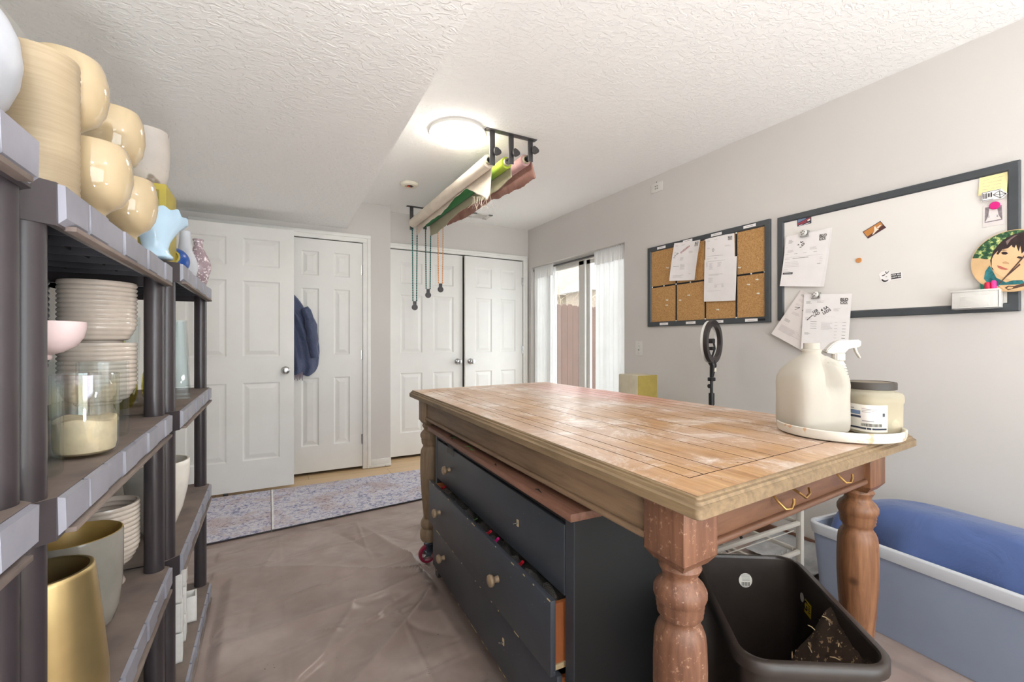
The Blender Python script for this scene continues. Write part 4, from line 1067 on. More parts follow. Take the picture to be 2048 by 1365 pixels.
def disc_on(face, s, z, r, m, out=.0015, n=28, sy=1.0):
    b = MB(); w = BW if face == 'e' else BLN
    pts = [bface(face, s + r * math.cos(2 * PI * k / n) / w, z + r * sy * math.sin(2 * PI * k / n), out) for k in range(n)]
    pts2 = [bface(face, s + r * math.cos(2 * PI * k / n) / w, z + r * sy * math.sin(2 * PI * k / n), out - .0008) for k in range(n)]
    b.add(pts + pts2, [list(range(n))] + [[i, (i + 1) % n, n + (i + 1) % n, n + i] for i in range(n)], m); return b
st = obj('sticker', disc_on('e', .02, .430, .021, 'label_white', .0025), 'label_white', bin_, label='round white barcode sticker', smooth=False)
pr = MB(); w = BW
def srect(s0, z0, s1, z1, m, face='e', out=.0029, tilt=0.0):
    pr.add([bface(face, s0, z0, out), bface(face, s1, z0, out), bface(face, s1, z1, out), bface(face, s0, z1, out)], [[0, 1, 2, 3]], m)
for k in range(6): srect(.02 - (.050 - .003 * k), .447 - .0035 * k, .02 + .045, .4482 - .0035 * k, 'ink_grey')
for k in range(9): srect(.02 - .045 + .010 * k, .414, .02 - .045 + .010 * k + (.006 if k % 3 else .003), .425, 'ink_black')
srect(-.01, .411, .05, .4122, 'ink_grey'); obj('sticker_print', pr, None, st, smooth=False)
obj('sticker', disc_on('r', .330, .425, .011, 'label_white', .0025, sy=1.1), 'logo_patch', bin_, label='small round faded sticker', smooth=False)
pr = MB(); srect(.205, .395, .292, .432, 'label_yellow', 'r', .0025); ys = obj('sticker', pr, None, bin_, smooth=False, label='yellow sticker with a letter G')
tv, tf = text_faces('G', .034, .0006); pr = MB(); pr.add([bface('r', .274 - v.x / BLN, .415 + v.y, .0031) for v in tv], tf, 'ink_black')
for k in range(4): srect(.215, .424 - .006 * k, .245 - .006 * (k % 2), .4265 - .006 * k, 'ink_black', 'r', .003)
obj('sticker_print', pr, None, ys, smooth=False)
# compost heaped against the right side
def soil(u, v):
    s = -.47 + .94 * v
    z = .05 + .425 * (u ** .95) * (1 if v < .50 else 1 - .80 * min(1, (v - .50) / .22)) * (1 - .06 * math.sin(v * 7)) + .012 * N3(u * 9, v * 14, 0) + .006 * N3(u * 30, v * 40, 2)
    k = .785 + .17 * min(1, z / BZ)
    q = bc + bu * ((u - .5) * BW * .995 * k) + bv * (s * BLN * k * .98)
    return (q.x, q.y, z)
obj('soil', MB().grid(soil, 40, 60), 'soil', label='dark compost soil heaped against the right side of the bin', cat='soil', kind='stuff')
b = MB(); rnd = random.Random(12)
for k in range(90):
    u, v = rnd.uniform(.30, .97), rnd.uniform(.04, .78); p = Vector(soil(u, v)) + Vector((0, 0, .003)); L = rnd.uniform(.004, .022); d = Vector((rnd.uniform(-1, 1), rnd.uniform(-1, 1), rnd.uniform(-.1, .9))).normalized() * L
    b.tube([p, p + d * .5 + Vector((0, 0, .002)), p + d], [.0012, .0014, .0007], 5)
obj('straw_scraps', b, 'straw_bits', label='pale straw and stem scraps scattered over the compost', cat='plant scraps', kind='stuff')
p = Vector(soil(.62, .30)); b = MB()
b.tube([Vector(soil(.95, .60)) + Vector((0, 0, .01)), Vector(soil(.72, .52)) + Vector((0, 0, .012)), p + Vector((0, 0, .006))], .0018, 6, 'straw_bits')
for k in range(3): b.tube([p + Vector((0, 0, .006)), p + Vector((.012 * math.cos(k), -.012 * math.sin(k * 2), .010)), p + Vector((.022 * math.cos(k), -.02 * math.sin(k * 2), .006))], [.001, .006, .001], 6, 'leaf_green')
obj('green_sprig', b, None, label='small green leaf sprig on a pale stem in the bin', cat='sprig')

# ------------------------------------------------------------------ clear tote with the blue cushion
tote = thing('storage_tote', (2.33, .70, 0), 'large frosted plastic storage tote on the floor by the right wall', 'storage tote')
TF = [Vector((2.140, 1.155)), Vector((2.545, 1.115)), Vector((2.475, .13)), Vector((2.070, .17))]   # rim corners, going round
tcn = sum(TF, Vector((0, 0))) / 4
def tring(k, z, grow=0.0, r=.04):
    u = (TF[1] - TF[0]); v = (TF[3] - TF[0]); W_, L_ = u.length * k, v.length * k; u = u.normalized(); v = v.normalized()
    return [((tcn + u * x + v * y).x, (tcn + u * x + v * y).y, z) for x, y in rrect(-W_ / 2 - grow, -L_ / 2 - grow, W_ / 2 + grow, L_ / 2 + grow, r + grow, 5)]
TZ = .355
obj('tote_body', loft([tring(.925, .003), tring(.93, .0), tring(.985, TZ - .05), tring(.985, TZ - .01), tring(.978, TZ - .01), tring(.92, .006)], None, False, True), 'frosted_plastic', tote, ang=50)
obj('rim', loft([tring(.985, TZ - .045), tring(.985, TZ - .047, .008), tring(.985, TZ - .006, .014), tring(.985, TZ, .010), tring(.985, TZ, -.004), tring(.985, TZ - .045, -.003)]), 'frosted_rim', tote, ang=60)
cu = thing('cushion', (2.33, .7, .2), 'big stuffed blue cotton cushion bulging out of the frosted tote', 'cushion')
def cush(u, v):
    # superellipsoid body following the tote
    a = (u - .5) * 2 * PI; e = (v - .5) * PI
    sg = lambda x, p: math.copysign(abs(x) ** p, x)
    cx = sg(math.cos(e), .55) * sg(math.cos(a), .5); cy = sg(math.cos(e), .55) * sg(math.sin(a), .5); cz = sg(math.sin(e), .75)
    uu = (TF[1] - TF[0]).normalized(); vv = (TF[3] - TF[0]).normalized()
    up = max(0, cz)
    q = tcn + uu * (cx * .168 + .008 * up) + vv * (cy * .465 + .0)
    z = .255 + cz * .24 - .045 * max(0, cy - .2) - .03 * (cx * .3)
    k = .014 * N3(q.x * 7, q.y * 5, z * 5) + .010 * (1 - 2 * abs(N3(q.x * 9 + 4, q.y * 6, z * 9))) * .6 + .026 * math.sin(q.y * 17 + q.x * 9 + 3 * N3(q.y * 3, q.x * 3, 1)) * math.exp(-((cz - .25) / .35) ** 2) * (.65 - .35 * math.tanh(cx * 4))
    return (q.x - k, q.y, z + k * .5)
obj('cushion_cover', MB().grid(cush, 110, 56), 'blue_cotton', cu, ang=180, weld=True)
pts = []
for k in range(20):
    e = -PI / 2 * .2 + PI * .62 * k / 19
    pts.append(Vector(cush(.735 + .0, .5 + e / PI * .8)) + Vector((-.004, 0, .004)))
obj('seam_piping', MB().tube(pts, .006, 8), 'blue_cotton', cu)

# ------------------------------------------------------------------ white wire basket rack behind the bin
rk = thing('basket_rack', (1.62, 1.32, 0), 'white metal basket rack frame standing under the right half of the table', 'basket rack')
b = MB(); X0, X1, Y0, Y1 = 1.33, 1.955, 1.085, 1.52
for x in (X0, X1):
    for y in (Y0, Y1): obj('post', MB().box((x - .011, y - .011, 0), (x + .011, y + .011, .56), .002), 'white_wire', rk)
for z in (.40, .28, .16):
    b = MB()
    for y in (Y0, Y1): b.box((X0, y - .007, z - .008), (X1, y + .007, z + .008), .002)
    for x in (X0, X1): b.box((x - .007, Y0, z - .008), (x + .007, Y1, z + .008), .002)
    obj('rail', b, 'white_wire', rk)
b = MB()
for k in range(16): b.tube([(X0 + .02 + .038 * k, Y0 + .01, .30), (X0 + .02 + .038 * k, Y0 + .03, .14), (X0 + .02 + .038 * k, Y1 - .03, .14), (X0 + .02 + .038 * k, Y1 - .01, .385)], .0016, 5)
for k in range(8): b.tube([(X0 + .01, Y0 + .03 + .052 * k, .141), (X1 - .01, Y0 + .03 + .052 * k, .141)], .0016, 5)
for z in (.2, .36): b.tube([(X0 + .01, Y0 + .02, z), (X1 - .01, Y0 + .02, z)], .0022, 5); b.tube([(X0 + .01, Y1 - .02, z), (X1 - .01, Y1 - .02, z)], .0022, 5)
obj('wire_basket', b, 'white_wire', rk)
b = MB().tube([(1.75, 1.6, .012), (1.9, 1.72, .012), (2.0, 1.66, .012), (2.12, 1.78, .012), (2.2, 1.6, .012), (2.05, 1.5, .012), (2.1, 1.40, .012)], .003, 6)
obj('black_cable', b, 'black_plastic', label='thin black cable trailing over the floor behind the tote', cat='cable')
b = MB()
b.grid(lambda u, v: (2.30 + .28 * u, 1.22 + .36 * v, .012 + .05 * u * u + .012 * N3(u * 4, v * 9, 3) + .01), 14, 40)
obj('plastic_sheet', b, 'grey_film', label='grey plastic sheeting rumpled along the right wall behind the tote', cat='plastic sheet', solid=.001)

# ------------------------------------------------------------------ pedestal box and ring light
pd = thing('plinth', (2.34, 2.44, 0), 'tall square plinth painted sand and olive beside the sliding door', 'plinth')
b = MB().box((2.247, 2.33, 0), (2.432, 2.525, .920), .006)
p_ = obj('plinth_body', b, 'sand_paint', pd)
obj('painted_side', MB().box((2.249, 2.3285, .002), (2.430, 2.3305, .918)), 'olive_side', pd, label='olive painted side')
rl = thing('ring_light', (2.35, 1.82, 0), 'black ring light on a thin tripod stand behind the table', 'ring light')
RC = Vector((2.353, 1.821, 1.155)); face = Vector((-.30, .95, 0)).normalized(); rt = Vector((-face.y, face.x, 0))
def ring(off0, off1, r0, r1, m, name):
    b = MB(); n = 64; vs = []; sec = [(r0, off0), (r1, off0), (r1, off1), (r0, off1)]
    for k in range(n):
        a = 2 * PI * k / n
        for r, o_ in sec: vs.append(RC + (rt * math.cos(a) + Vector((0, 0, 1)) * math.sin(a)) * r + face * o_)
    b.add(vs, [[k * 4 + i, k * 4 + (i + 1) % 4, ((k + 1) % n) * 4 + (i + 1) % 4, ((k + 1) % n) * 4 + i] for k in range(n) for i in range(4)])
    return obj(name, b, m, rl, ang=40)
ring(-.020, .002, .098, .130, 'ring_black', 'ring_housing')
ring(.002, .018, .100, .128, 'white_plastic', 'light_diffuser')
zb_ = RC.z - .130
b = MB().tube([RC + Vector((0, 0, -.118)), RC + Vector((0, 0, -.145)) - face * .01, (RC.x, RC.y, zb_ - .085)], [.024, .020, .011], 14)
b.box((RC.x - .018, RC.y - .016, zb_ - .108), (RC.x + .018, RC.y + .016, zb_ - .085), .004)
obj('mount_neck', b, 'black_plastic', rl)
obj('control_button', MB().box((RC.x - .004, RC.y - .026, zb_ - .050), (RC.x + .012, RC.y - .016, zb_ - .020), .002), 'pin_clear', rl)
b = MB().tube([RC + Vector((0, 0, -.10)), RC + Vector((0, 0, -.04)) - face * .02, RC + Vector((0, 0, .005)) - face * .01], .006, 8).box((RC.x - .03, RC.y - .03, RC.z - .01), (RC.x - .005, RC.y + .03, RC.z + .02), .004).box((RC.x - .028, RC.y - .03, RC.z - .05), (RC.x - .012, RC.y + .02, RC.z - .03), .004)
obj('phone_clamp', b, 'black_plastic', rl)
b = MB().tube([(RC.x, RC.y, .30), (RC.x, RC.y, zb_ - .24)], .014, 14).tube([(RC.x, RC.y, zb_ - .24), (RC.x, RC.y, zb_ - .09)], .009, 12).tube([(RC.x, RC.y, zb_ - .25), (RC.x, RC.y, zb_ - .18)], .017, 14)
obj('pole', b, 'black_plastic', rl)
b = MB().tube([(RC.x, RC.y, zb_ - .135), (RC.x - .032, RC.y - .012, zb_ - .135)], .005, 8).lathe([(0, -.004), (.013, -.004), (.013, .004), (0, .004)], (RC.x - .036, RC.y - .014, zb_ - .135), 14, M=Matrix.Rotation(PI / 2, 4, 'Y'))
obj('pole_knob', b, 'black_plastic', rl)
for k in range(3):
    a = 2 * PI * k / 3 + .6
    obj('leg', MB().tube([(RC.x + .012 * math.cos(a), RC.y + .012 * math.sin(a), .36), (RC.x + .20 * math.cos(a), RC.y + .20 * math.sin(a), .010)], .008, 8), 'black_plastic', rl)

# ------------------------------------------------------------------ boards and papers on the right wall
def wy(y, z, dx): return Vector((XR - dx, y, z))
def board(name, y0, y1, z0, z1, fw, dep, m_in, m_fr, label, cat):
    t = thing(name, (XR, (y0 + y1) / 2, z0), label, cat)
    obj('board_panel', MB().box((XR - dep * .55, y0 + fw * .6, z0 + fw * .6), (XR - .002, y1 - fw * .6, z1 - fw * .6)), m_in, t, smooth=False)
    prof = [(0, .0), (0, dep), (.004, dep + .002), (fw - .006, dep + .002), (fw, dep * .6), (fw, .002)]
    b = MB(); rings = []
    for o, d in prof: rings.append([wy(y0 + o, z0 + o, d), wy(y1 - o, z0 + o, d), wy(y1 - o, z1 - o, d), wy(y0 + o, z1 - o, d)])
    for a, c in zip(rings, rings[1:]): b.add(a + c, [[k, (k + 1) % 4, 4 + (k + 1) % 4, 4 + k] for k in range(4)])
    obj('frame', b, m_fr, t, smooth=False)
    return t
cb = board('cork_board', 1.60, 2.566, 1.270, 1.876, .036, .016, 'cork', 'frame_charcoal', 'charcoal framed cork board divided by black ribbons on the right wall', 'cork board')
CX = .0095
b = MB()
for y in (2.292, 2.046, 1.8175): b.box((XR - CX - .0015, y - .0055, 1.300), (XR - CX, y + .0055, 1.846))
b.box((XR - CX - .0017, 1.632, 1.5645), (XR - CX, 2.532, 1.5755)); obj('ribbon', b, 'ribbon_black', cb, smooth=False)
for y, z in ((2.424, 1.857), (2.185, 1.861), (1.955, 1.858), (1.724, 1.860), (2.40, 1.287), (2.159, 1.287), (1.944, 1.287), (1.713, 1.287)):
    tg = obj('name_tag', MB().box((XR - .0195, y - .040, z - .0085), (XR - .0182, y + .040, z + .0085)), 'paper', cb, smooth=False)
    obj('tag_print', MB().box((XR - .0199, y - .022, z - .001), (XR - .0195, y + .022, z + .001)), 'ink_grey', tg, smooth=False)
obj('maker_tag', MB().box((XR - .0195, 1.625, 1.281), (XR - .0182, 1.668, 1.294)), 'ribbon_black', cb, smooth=False)
RP = [(2.52, 1.570), (2.405, 1.570), (2.292, 1.570), (2.167, 1.570), (2.046, 1.570), (1.8175, 1.838), (1.718, 1.570), (1.634, 1.570), (2.292, 1.306), (2.046, 1.309), (1.8175, 1.306), (2.046, 1.838)]
MY = Matrix.Rotation(-PI / 2, 4, 'Y')
for y, z in RP: obj('ribbon_stud', MB().lathe([(.0055, 0), (.0055, .002), (.0038, .0045), (0, .0052)], (XR - CX - .001, y, z), 14, M=MY), 'white_plastic', cb)
for k, (y, z) in enumerate(((2.367, 1.698), (2.371, 1.461), (2.374, 1.424), (2.176, 1.479), (2.252, 1.451), (1.947, 1.365), (1.793, 1.617), (1.678, 1.529), (1.733, 1.505), (1.671, 1.445))):
    lab = ['clear push pin in the left upper cork panel', 'upper of two clear push pins in the lower left cork panel', 'lower of two clear push pins in the lower left cork panel', 'clear push pin high in the second lower cork panel', 'clear push pin at the left of the second lower cork panel', 'clear push pin in the cork below the long white sheet', 'clear push pin beside the long white sheet, right upper cork panel', 'topmost of three clear push pins in the lower right cork panel', 'left of three clear push pins in the lower right cork panel', 'lowest of three clear push pins in the lower right cork panel'][k]
    a = wy(y, z, CX); b = MB().lathe([(.0058, .001), (.0058, .0025), (.0032, .004), (.0028, .010), (.0046, .014), (.0046, .016), (0, .0165)], a, 14, M=MY)
    obj('push_pin', b, 'pin_clear', label=lab, cat='push pin', group='clear push pins on the cork board')
wb = board('whiteboard', .604, 1.556, 1.277, 1.869, .036, .014, 'whiteboard', 'frame_charcoal', 'large charcoal framed whiteboard with stickers and papers on the right wall', 'whiteboard')
WX = .0082
class Sheet:
    def __init__(s, name, TL_, TR_, BR_, BL_, dx, curl, label, m='paper', cat='paper', group=None, nu=14, nv=18):
        s.c = [Vector(p) for p in (TL_, TR_, BR_, BL_)]; s.dx = dx; s.curl = curl; s.pr = MB()
        b = MB(); b.grid(lambda u, v: s.P(u, v), nu, nv); b.grid(lambda u, v: s.P(u, v, .0007), nu, nv)
        for e in range(4):
            f = [lambda t, k: s.P(t, 0, k), lambda t, k: s.P(1, t, k), lambda t, k: s.P(t, 1, k), lambda t, k: s.P(0, t, k)][e]
            b.grid(lambda u, v, f=f: f(u, v * .0007), 12, 1)
        s.o = obj(name, b, m, label=label, cat=cat, group=group, smooth=True, ang=60)
    def P(s, u, v, out=0.0):
        q = (s.c[0] * (1 - u) + s.c[1] * u) * (1 - v) + (s.c[3] * (1 - u) + s.c[2] * u) * v
        return Vector((XR - s.dx - s.curl(u, v) - out, q.x, q.y))
    def rect(s, u0, v0, u1, v1, m='ink_grey', out=.0012):
        n = max(1, int((u1 - u0) * 8)); s.pr.grid(lambda a, b: s.P(u0 + (u1 - u0) * a, v0 + (v1 - v0) * b, out), n, 1, m)
    def stroke(s, pts, w=.012, m='ink_black', out=.0014):
        for (a, b), (c, d) in zip(pts, pts[1:]):
            L = math.hypot(c - a, d - b) or 1; nx, ny = -(d - b) / L * w / 2, (c - a) / L * w / 2
            s.pr.add([s.P(a + nx, b + ny, out), s.P(c + nx, d + ny, out), s.P(c - nx, d - ny, out), s.P(a - nx, b - ny, out)], [[0, 1, 2, 3]], m)
    def text(s, body, u, v, size, ang=0.0, m='ink_black', bold=.0, asp=1.0):
        vs, fs = text_faces(body, size, bold); ca, sa = math.cos(ang), math.sin(ang)
        s.pr.add([s.P(u + (p.x * ca - p.y * sa), v - (p.x * sa + p.y * ca) * asp, .0014) for p in vs], fs, m)
    def done(s): obj('printing', s.pr, None, s.o, smooth=False)
def para(S, u, v, w, n, seed, m='ink_faint', dv=.014, h=.005):
    rnd = random.Random(seed)
    for k in range(n): S.rect(u, v + dv * k, u + w * rnd.uniform(.55, 1), v + dv * k + h, m)
def logo(S, u, v, sz=.075):
    S.rect(u - .075, v - .058, u + .075, v + .058, 'logo_patch', .0010)
    S.text('BLO', u, v - .026, sz, 0, 'ink_black', .0022, .78); S.text('CO.', u, v + .028, sz, 0, 'ink_black', .0022, .78)
# sheets on the cork board
c1 = lambda u, v: .010 + .020 * max(0, (u - .55) / .45) ** 2 * (1 - .3 * v) + .016 * v * (1 - v) + .010 * v * (1 - u)
S = Sheet('invoice_sheet', (2.300, 1.866), (2.062, 1.842), (2.114, 1.578), (2.338, 1.597), .010, c1, 'curled invoice sheet with red handwriting pinned on the cork board', cat='paper')
logo(S, .86, .09); para(S, .06, .06, .12, 3, 1); para(S, .30, .06, .12, 3, 2); para(S, .60, .25, .2, 4, 3); para(S, .32, .40, .18, 6, 4); para(S, .36, .58, .18, 10, 5); para(S, .12, .85, .45, 6, 6, 'ink_faint'); para(S, .06, .25, .12, 2, 7); para(S, .72, .82, .12, 2, 8); S.rect(.10, .62, .32, .628)
S.text('SWEDISH', .45, .20, .085, .62, 'ink_red', .002, .8); S.text('4 SA', .16, .31, .085, .62, 'ink_black', 0, .8); S.stroke([(.05, .40), (.10, .36), (.12, .42)], .008); S.done()
c2 = lambda u, v: .004 + .002 * v
S = Sheet('invoice_sheet', (2.041, 1.852), (1.829, 1.840), (1.822, 1.610), (2.044, 1.640), .0105, c2, 'upper letter sheet pinned beside the middle ribbon of the cork board')
logo(S, .86, .12, .07); para(S, .06, .10, .12, 3, 11); para(S, .32, .08, .14, 2, 12); para(S, .06, .32, .12, 4, 13); para(S, .68, .30, .22, 3, 14); S.rect(.08, .58, .62, .586, 'ink_grey'); para(S, .06, .66, .14, 7, 15); para(S, .32, .64, .14, 6, 16)
S.stroke([(.25, .40), (.29, .36), (.32, .41), (.28, .46), (.25, .40)], .010); S.done()
S = Sheet('invoice_sheet', (2.046, 1.705), (1.808, 1.691), (1.816, 1.414), (2.048, 1.424), .018, lambda u, v: .004 * v, 'lower letter sheet overlapping another on the cork board, its foot below the ribbon')
para(S, .05, .06, .07, 9, 21); para(S, .16, .10, .13, 11, 22); para(S, .42, .09, .13, 8, 23); S.rect(.10, .05, .66, .055, 'ink_grey'); para(S, .14, .36, .5, 3, 24); para(S, .14, .44, .16, 9, 25); para(S, .34, .60, .32, 1, 26); para(S, .34, .63, .1, 4, 27); para(S, .56, .62, .1, 5, 28); S.rect(.10, .75, .55, .755, 'ink_faint'); S.done()
# sheets on the whiteboard
S0 = Sheet('invoice_sheet', (1.502, 1.752), (1.270, 1.752), (1.304, 1.447), (1.526, 1.473), .009, lambda u, v: .003 + .012 * v * v, 'back sheet of the invoice stack clipped high on the whiteboard')
S = Sheet('invoice_sheet', (1.505, 1.748), (1.276, 1.744), (1.312, 1.446), (1.531, 1.473), .013, lambda u, v: .004 + .016 * v * v + .006 * u * v, 'front invoice sheet with a hand drawn mark clipped high on the whiteboard')
logo(S, .86, .12, .085); para(S, .08, .08, .14, 6, 31, 'ink_grey', .012); para(S, .02, .22, .08, 1, 32); para(S, .08, .28, .16, 4, 33); para(S, .60, .27, .18, 4, 34)
for u in (.03, .25, .46, .70): S.rect(u, .36, u + .08, .365, 'ink_grey')
S.rect(.02, .425, .92, .427, 'ink_grey'); S.rect(.22, .447, .60, .456, 'ink_grey'); S.rect(.03, .452, .16, .457, 'ink_grey'); para(S, .04, .52, .40, 4, 35, 'ink_faint', .03)
para(S, .86, .47, .07, 5, 36, 'ink_faint', .03); S.rect(.82, .58, .89, .588, 'ink_grey'); S.rect(.03, .67, .14, .675, 'ink_grey'); S.rect(.03, .705, .20, .710, 'ink_grey')
S.rect(.03, .725, .28, .765, 'frame_charcoal'); S.rect(.06, .742, .25, .749, 'ink_faint', .0016)
S.stroke([(.36, .14), (.39, .16), (.43, .14)], .016); S.stroke([(.30, .20), (.33, .185), (.34, .21)], .012); S.stroke([(.40, .20), (.45, .17), (.46, .20), (.42, .23), (.40, .20)], .014); S.stroke([(.36, .245), (.39, .25), (.41, .24)], .014); S.done()
S = Sheet('invoice_sheet', (1.426, 1.440), (1.240, 1.340), (1.392, 1.095), (1.578, 1.202), .010, lambda u, v: .004 + .012 * v + .010 * v * (1 - u), 'tilted invoice sheet on the left of the lower pair', 'paper_pinkish')
para(S, .08, .06, .18, 3, 41, 'ink_grey'); para(S, .10, .15, .20, 4, 42); para(S, .10, .25, .16, 3, 43); para(S, .14, .42, .24, 4, 44); para(S, .52, .30, .16, 6, 45); para(S, .52, .50, .2, 10, 46); para(S, .08, .60, .2, 4, 47, 'ink_grey'); para(S, .08, .74, .62, 11, 48, 'ink_faint', .012); para(S, .7, .70, .12, 6, 49)
S.text('4 SA', .36, .26, .09, -.35, 'ink_black', .002, .8); S.text('LEO', .40, .33, .08, -.35, 'ink_black', .002, .8); S.stroke([(.12, .33), (.24, .30), (.16, .38)], .010); S.done()
S = Sheet('invoice_sheet', (1.405, 1.415), (1.176, 1.398), (1.191, 1.108), (1.412, 1.118), .017, lambda u, v: .004 + .010 * v + .008 * (1 - u) * v, 'straight invoice sheet on the right of the lower pair')
logo(S, .86, .13, .085); para(S, .06, .13, .14, 4, 51, 'ink_grey', .012); para(S, .30, .12, .16, 3, 52); para(S, .06, .27, .15, 6, 53); para(S, .66, .26, .14, 4, 54); para(S, .06, .42, .16, 4, 55)
S.rect(.40, .50, .94, .502, 'ink_faint')
for k in range(4): S.rect(.18, .495 + .04 * k, .32, .502 + .04 * k, 'ink_grey')
para(S, .42, .52, .24, 7, 56, 'ink_faint', .018)
for k in range(6): S.rect(.86, .50 + .055 * k, .93, .507 + .055 * k, 'ink_grey' if k < 4 else 'ink_black'); S.rect(.70, .50 + .055 * k, .76, .506 + .055 * k, 'ink_faint')
para(S, .06, .70, .16, 3, 57, 'ink_grey')
S.text('1EB', .27, .315, .085, .55, 'ink_black', .002, .8); S.text('LAD', .31, .365, .08, .55, 'ink_black', .002, .8); S.text('4 SA', .47, .265, .09, .55, 'ink_black', .002, .8); S.text('LEDS', .52, .315, .085, .55, 'ink_black', .002, .8)
S.stroke([(.10, .475), (.22, .38)], .014); S.rect(.44, .405, .70, .407, 'ink_faint'); S.done()
def clip(y, z, lab):
    t = thing('magnet_clip', (XR - WX, y, z), lab, 'magnet clip')
    dx = .030
    b = MB().lathe([(.0165, 0), (.0165, .003), (.013, .007), (0, .009)], wy(y, z + .008, dx), 26, M=MY)
    obj('round_button', b, 'white_plastic', t)
    b = MB().box((XR - dx - .004, y - .020, z - .014), (XR - dx + .014, y + .020, z - .008), .0015).box((XR - dx + .004, y - .018, z - .012), (XR - WX, y + .018, z + .02), .0015)
    obj('clip_jaw', b, 'chrome', t)
    b = MB()
    for a, r in ((.4, .009), (1.6, .010), (2.7, .009), (4.2, .006), (5.3, .008)):
        p = wy(y + r * math.cos(a), z + .008 + r * math.sin(a), dx + .0078); b.tube([p, p + Vector((-.0006, .004, -.002))], .0022, 6)
    obj('button_print', b, 'ink_black', t)
clip(1.401, 1.742, 'silver clip magnet with a round button above the upper invoice stack')
clip(1.343, 1.400, 'silver clip magnet with a round button above the lower pair of sheets')
def decal(name, pts, m, label, cat='sticker', dx=WX, th=.001, parent=None):
    b = MB(); n = len(pts); vs = [wy(y, z, dx) for y, z in pts] + [wy(y, z, dx + th) for y, z in pts]
    b.add(vs, [list(range(n)), list(range(n, 2 * n))] + [[i, (i + 1) % n, n + (i + 1) % n, n + i] for i in range(n)])
    return obj(name, b, m, parent, smooth=False, label=label, cat=cat)
def dprint(par, polys, dx):
    b = MB()
    for k, (m, pts) in enumerate(polys): b.add([wy(y, z, dx + .00008 * k) for y, z in pts], [list(range(len(pts)))], m)
    obj('printing', b, None, par, smooth=False)
q = decal('sticker', [(1.448, 1.8415), (1.375, 1.8395), (1.375, 1.798), (1.448, 1.796)], 'sticker_navy', 'small dark red and navy sticker under the whiteboard top frame')
dprint(q, [('sticker_blue', [(1.444, 1.838), (1.408, 1.837), (1.400, 1.829), (1.444, 1.816)]), ('sticker_red', [(1.444, 1.812), (1.378, 1.832), (1.378, 1.826), (1.444, 1.805)]), ('sticker_red', [(1.440, 1.803), (1.400, 1.816), (1.398, 1.809), (1.438, 1.802)]), ('art_cream', [(1.395, 1.820), (1.380, 1.824), (1.380, 1.816), (1.393, 1.812)]), ('paper', [(1.440, 1.800), (1.420, 1.802), (1.420, 1.799), (1.440, 1.7975)]), ('paper', [(1.414, 1.801), (1.382, 1.804), (1.382, 1.801), (1.414, 1.799)])], WX + .0011)
q = decal('sticker', [(1.135, 1.700), (1.062, 1.737), (1.039, 1.700), (1.113, 1.662)], 'sticker_navy', 'tilted orange and brown picture sticker on the whiteboard')
def loc(u, v):      # inside the tilted sticker
    A_, B_, C_, D_ = Vector((1.135, 1.700)), Vector((1.062, 1.737)), Vector((1.039, 1.700)), Vector((1.113, 1.662))
    p = (A_ * (1 - u) + B_ * u) * (1 - v) + (D_ * (1 - u) + C_ * u) * v; return (p.x, p.y)
dprint(q, [('art_orange', [loc(*p) for p in ((.03, .07), (.97, .07), (.97, .93), (.03, .93))]), ('art_brown', [loc(*p) for p in ((.03, .78), (.35, .70), (.6, .66), (.97, .55), (.97, .95), (.03, .95))]), ('art_cream', [loc(*p) for p in ((.28, .86), (.48, .62), (.60, .20), (.66, .24), (.64, .50), (.70, .72), (.52, .78), (.34, .92))]), ('art_cream', [loc(*p) for p in ((.66, .44), (.84, .38), (.92, .46), (.72, .60))])], WX + .0011)
obj('round_magnet', MB().lathe([(.0125, 0), (.0125, .004), (.0115, .0055), (0, .0055)], wy(1.151, 1.562, WX), 28, M=MY), 'tan_magnet', label='plain round tan magnet in the middle of the whiteboard', cat='magnet')
out = [(1.060 + .026 * math.cos(a * .2618), 1.469 + .026 * math.sin(a * .2618)) for a in range(24)]
hull = [(1.068, 1.482), (1.056, 1.492), (1.040, 1.497), (1.024, 1.490), (1.022, 1.481), (.979, 1.481), (.977, 1.449), (1.019, 1.446), (1.027, 1.441), (1.043, 1.438), (1.058, 1.444), (1.062, 1.460)]
q = decal('sticker', hull, 'paper', 'small black and white fruit cartoon sticker with a lettered black box')
el = lambda cy, cz, ry, rz, a0=0, a1=360, n=20: [(cy + ry * math.cos(math.radians(a0 + (a1 - a0) * k / n)), cz + rz * math.sin(math.radians(a0 + (a1 - a0) * k / n))) for k in range(n + (0 if a1 - a0 == 360 else 1))]
dprint(q, [('ink_black', el(1.043, 1.456, .0145, .0145, 200, 360)), ('paper', el(1.040, 1.459, .0125, .0105)), ('ink_black', [(1.056, 1.474), (1.040, 1.480), (1.046, 1.472), (1.055, 1.470)]), ('ink_black', [(1.043, 1.491), (1.038, 1.479), (1.036, 1.480), (1.039, 1.491)]), ('ink_black', [(1.026, 1.490), (1.036, 1.479), (1.038, 1.481), (1.029, 1.491)]), ('ink_black', [(1.041, 1.467), (1.035, 1.467), (1.035, 1.465), (1.041, 1.465)]), ('ink_black', [(1.020, 1.4755), (.9815, 1.479), (.9805, 1.454), (1.019, 1.4505)])], WX + .0011)
for body, y, z in (('JOBA BELI', 1.000, 1.4705), ('JOEST SIN', 1.000, 1.4600)):
    vs, fs = text_faces(body, .0085, .0002); b = MB(); b.add([wy(y - p.x, z + p.y + p.x * .06, WX + .0020) for p in vs], fs); obj('lettering', b, 'paper', q, smooth=False)
S = Sheet('sticky_note', (.719, 1.8335), (.637, 1.8335), (.639, 1.751), (.721, 1.760), WX, lambda u, v: .001 + .006 * v, 'yellow sticky note with faint handwriting at the top right of the whiteboard', 'sticky_note', 'sticky note', nu=8, nv=8)
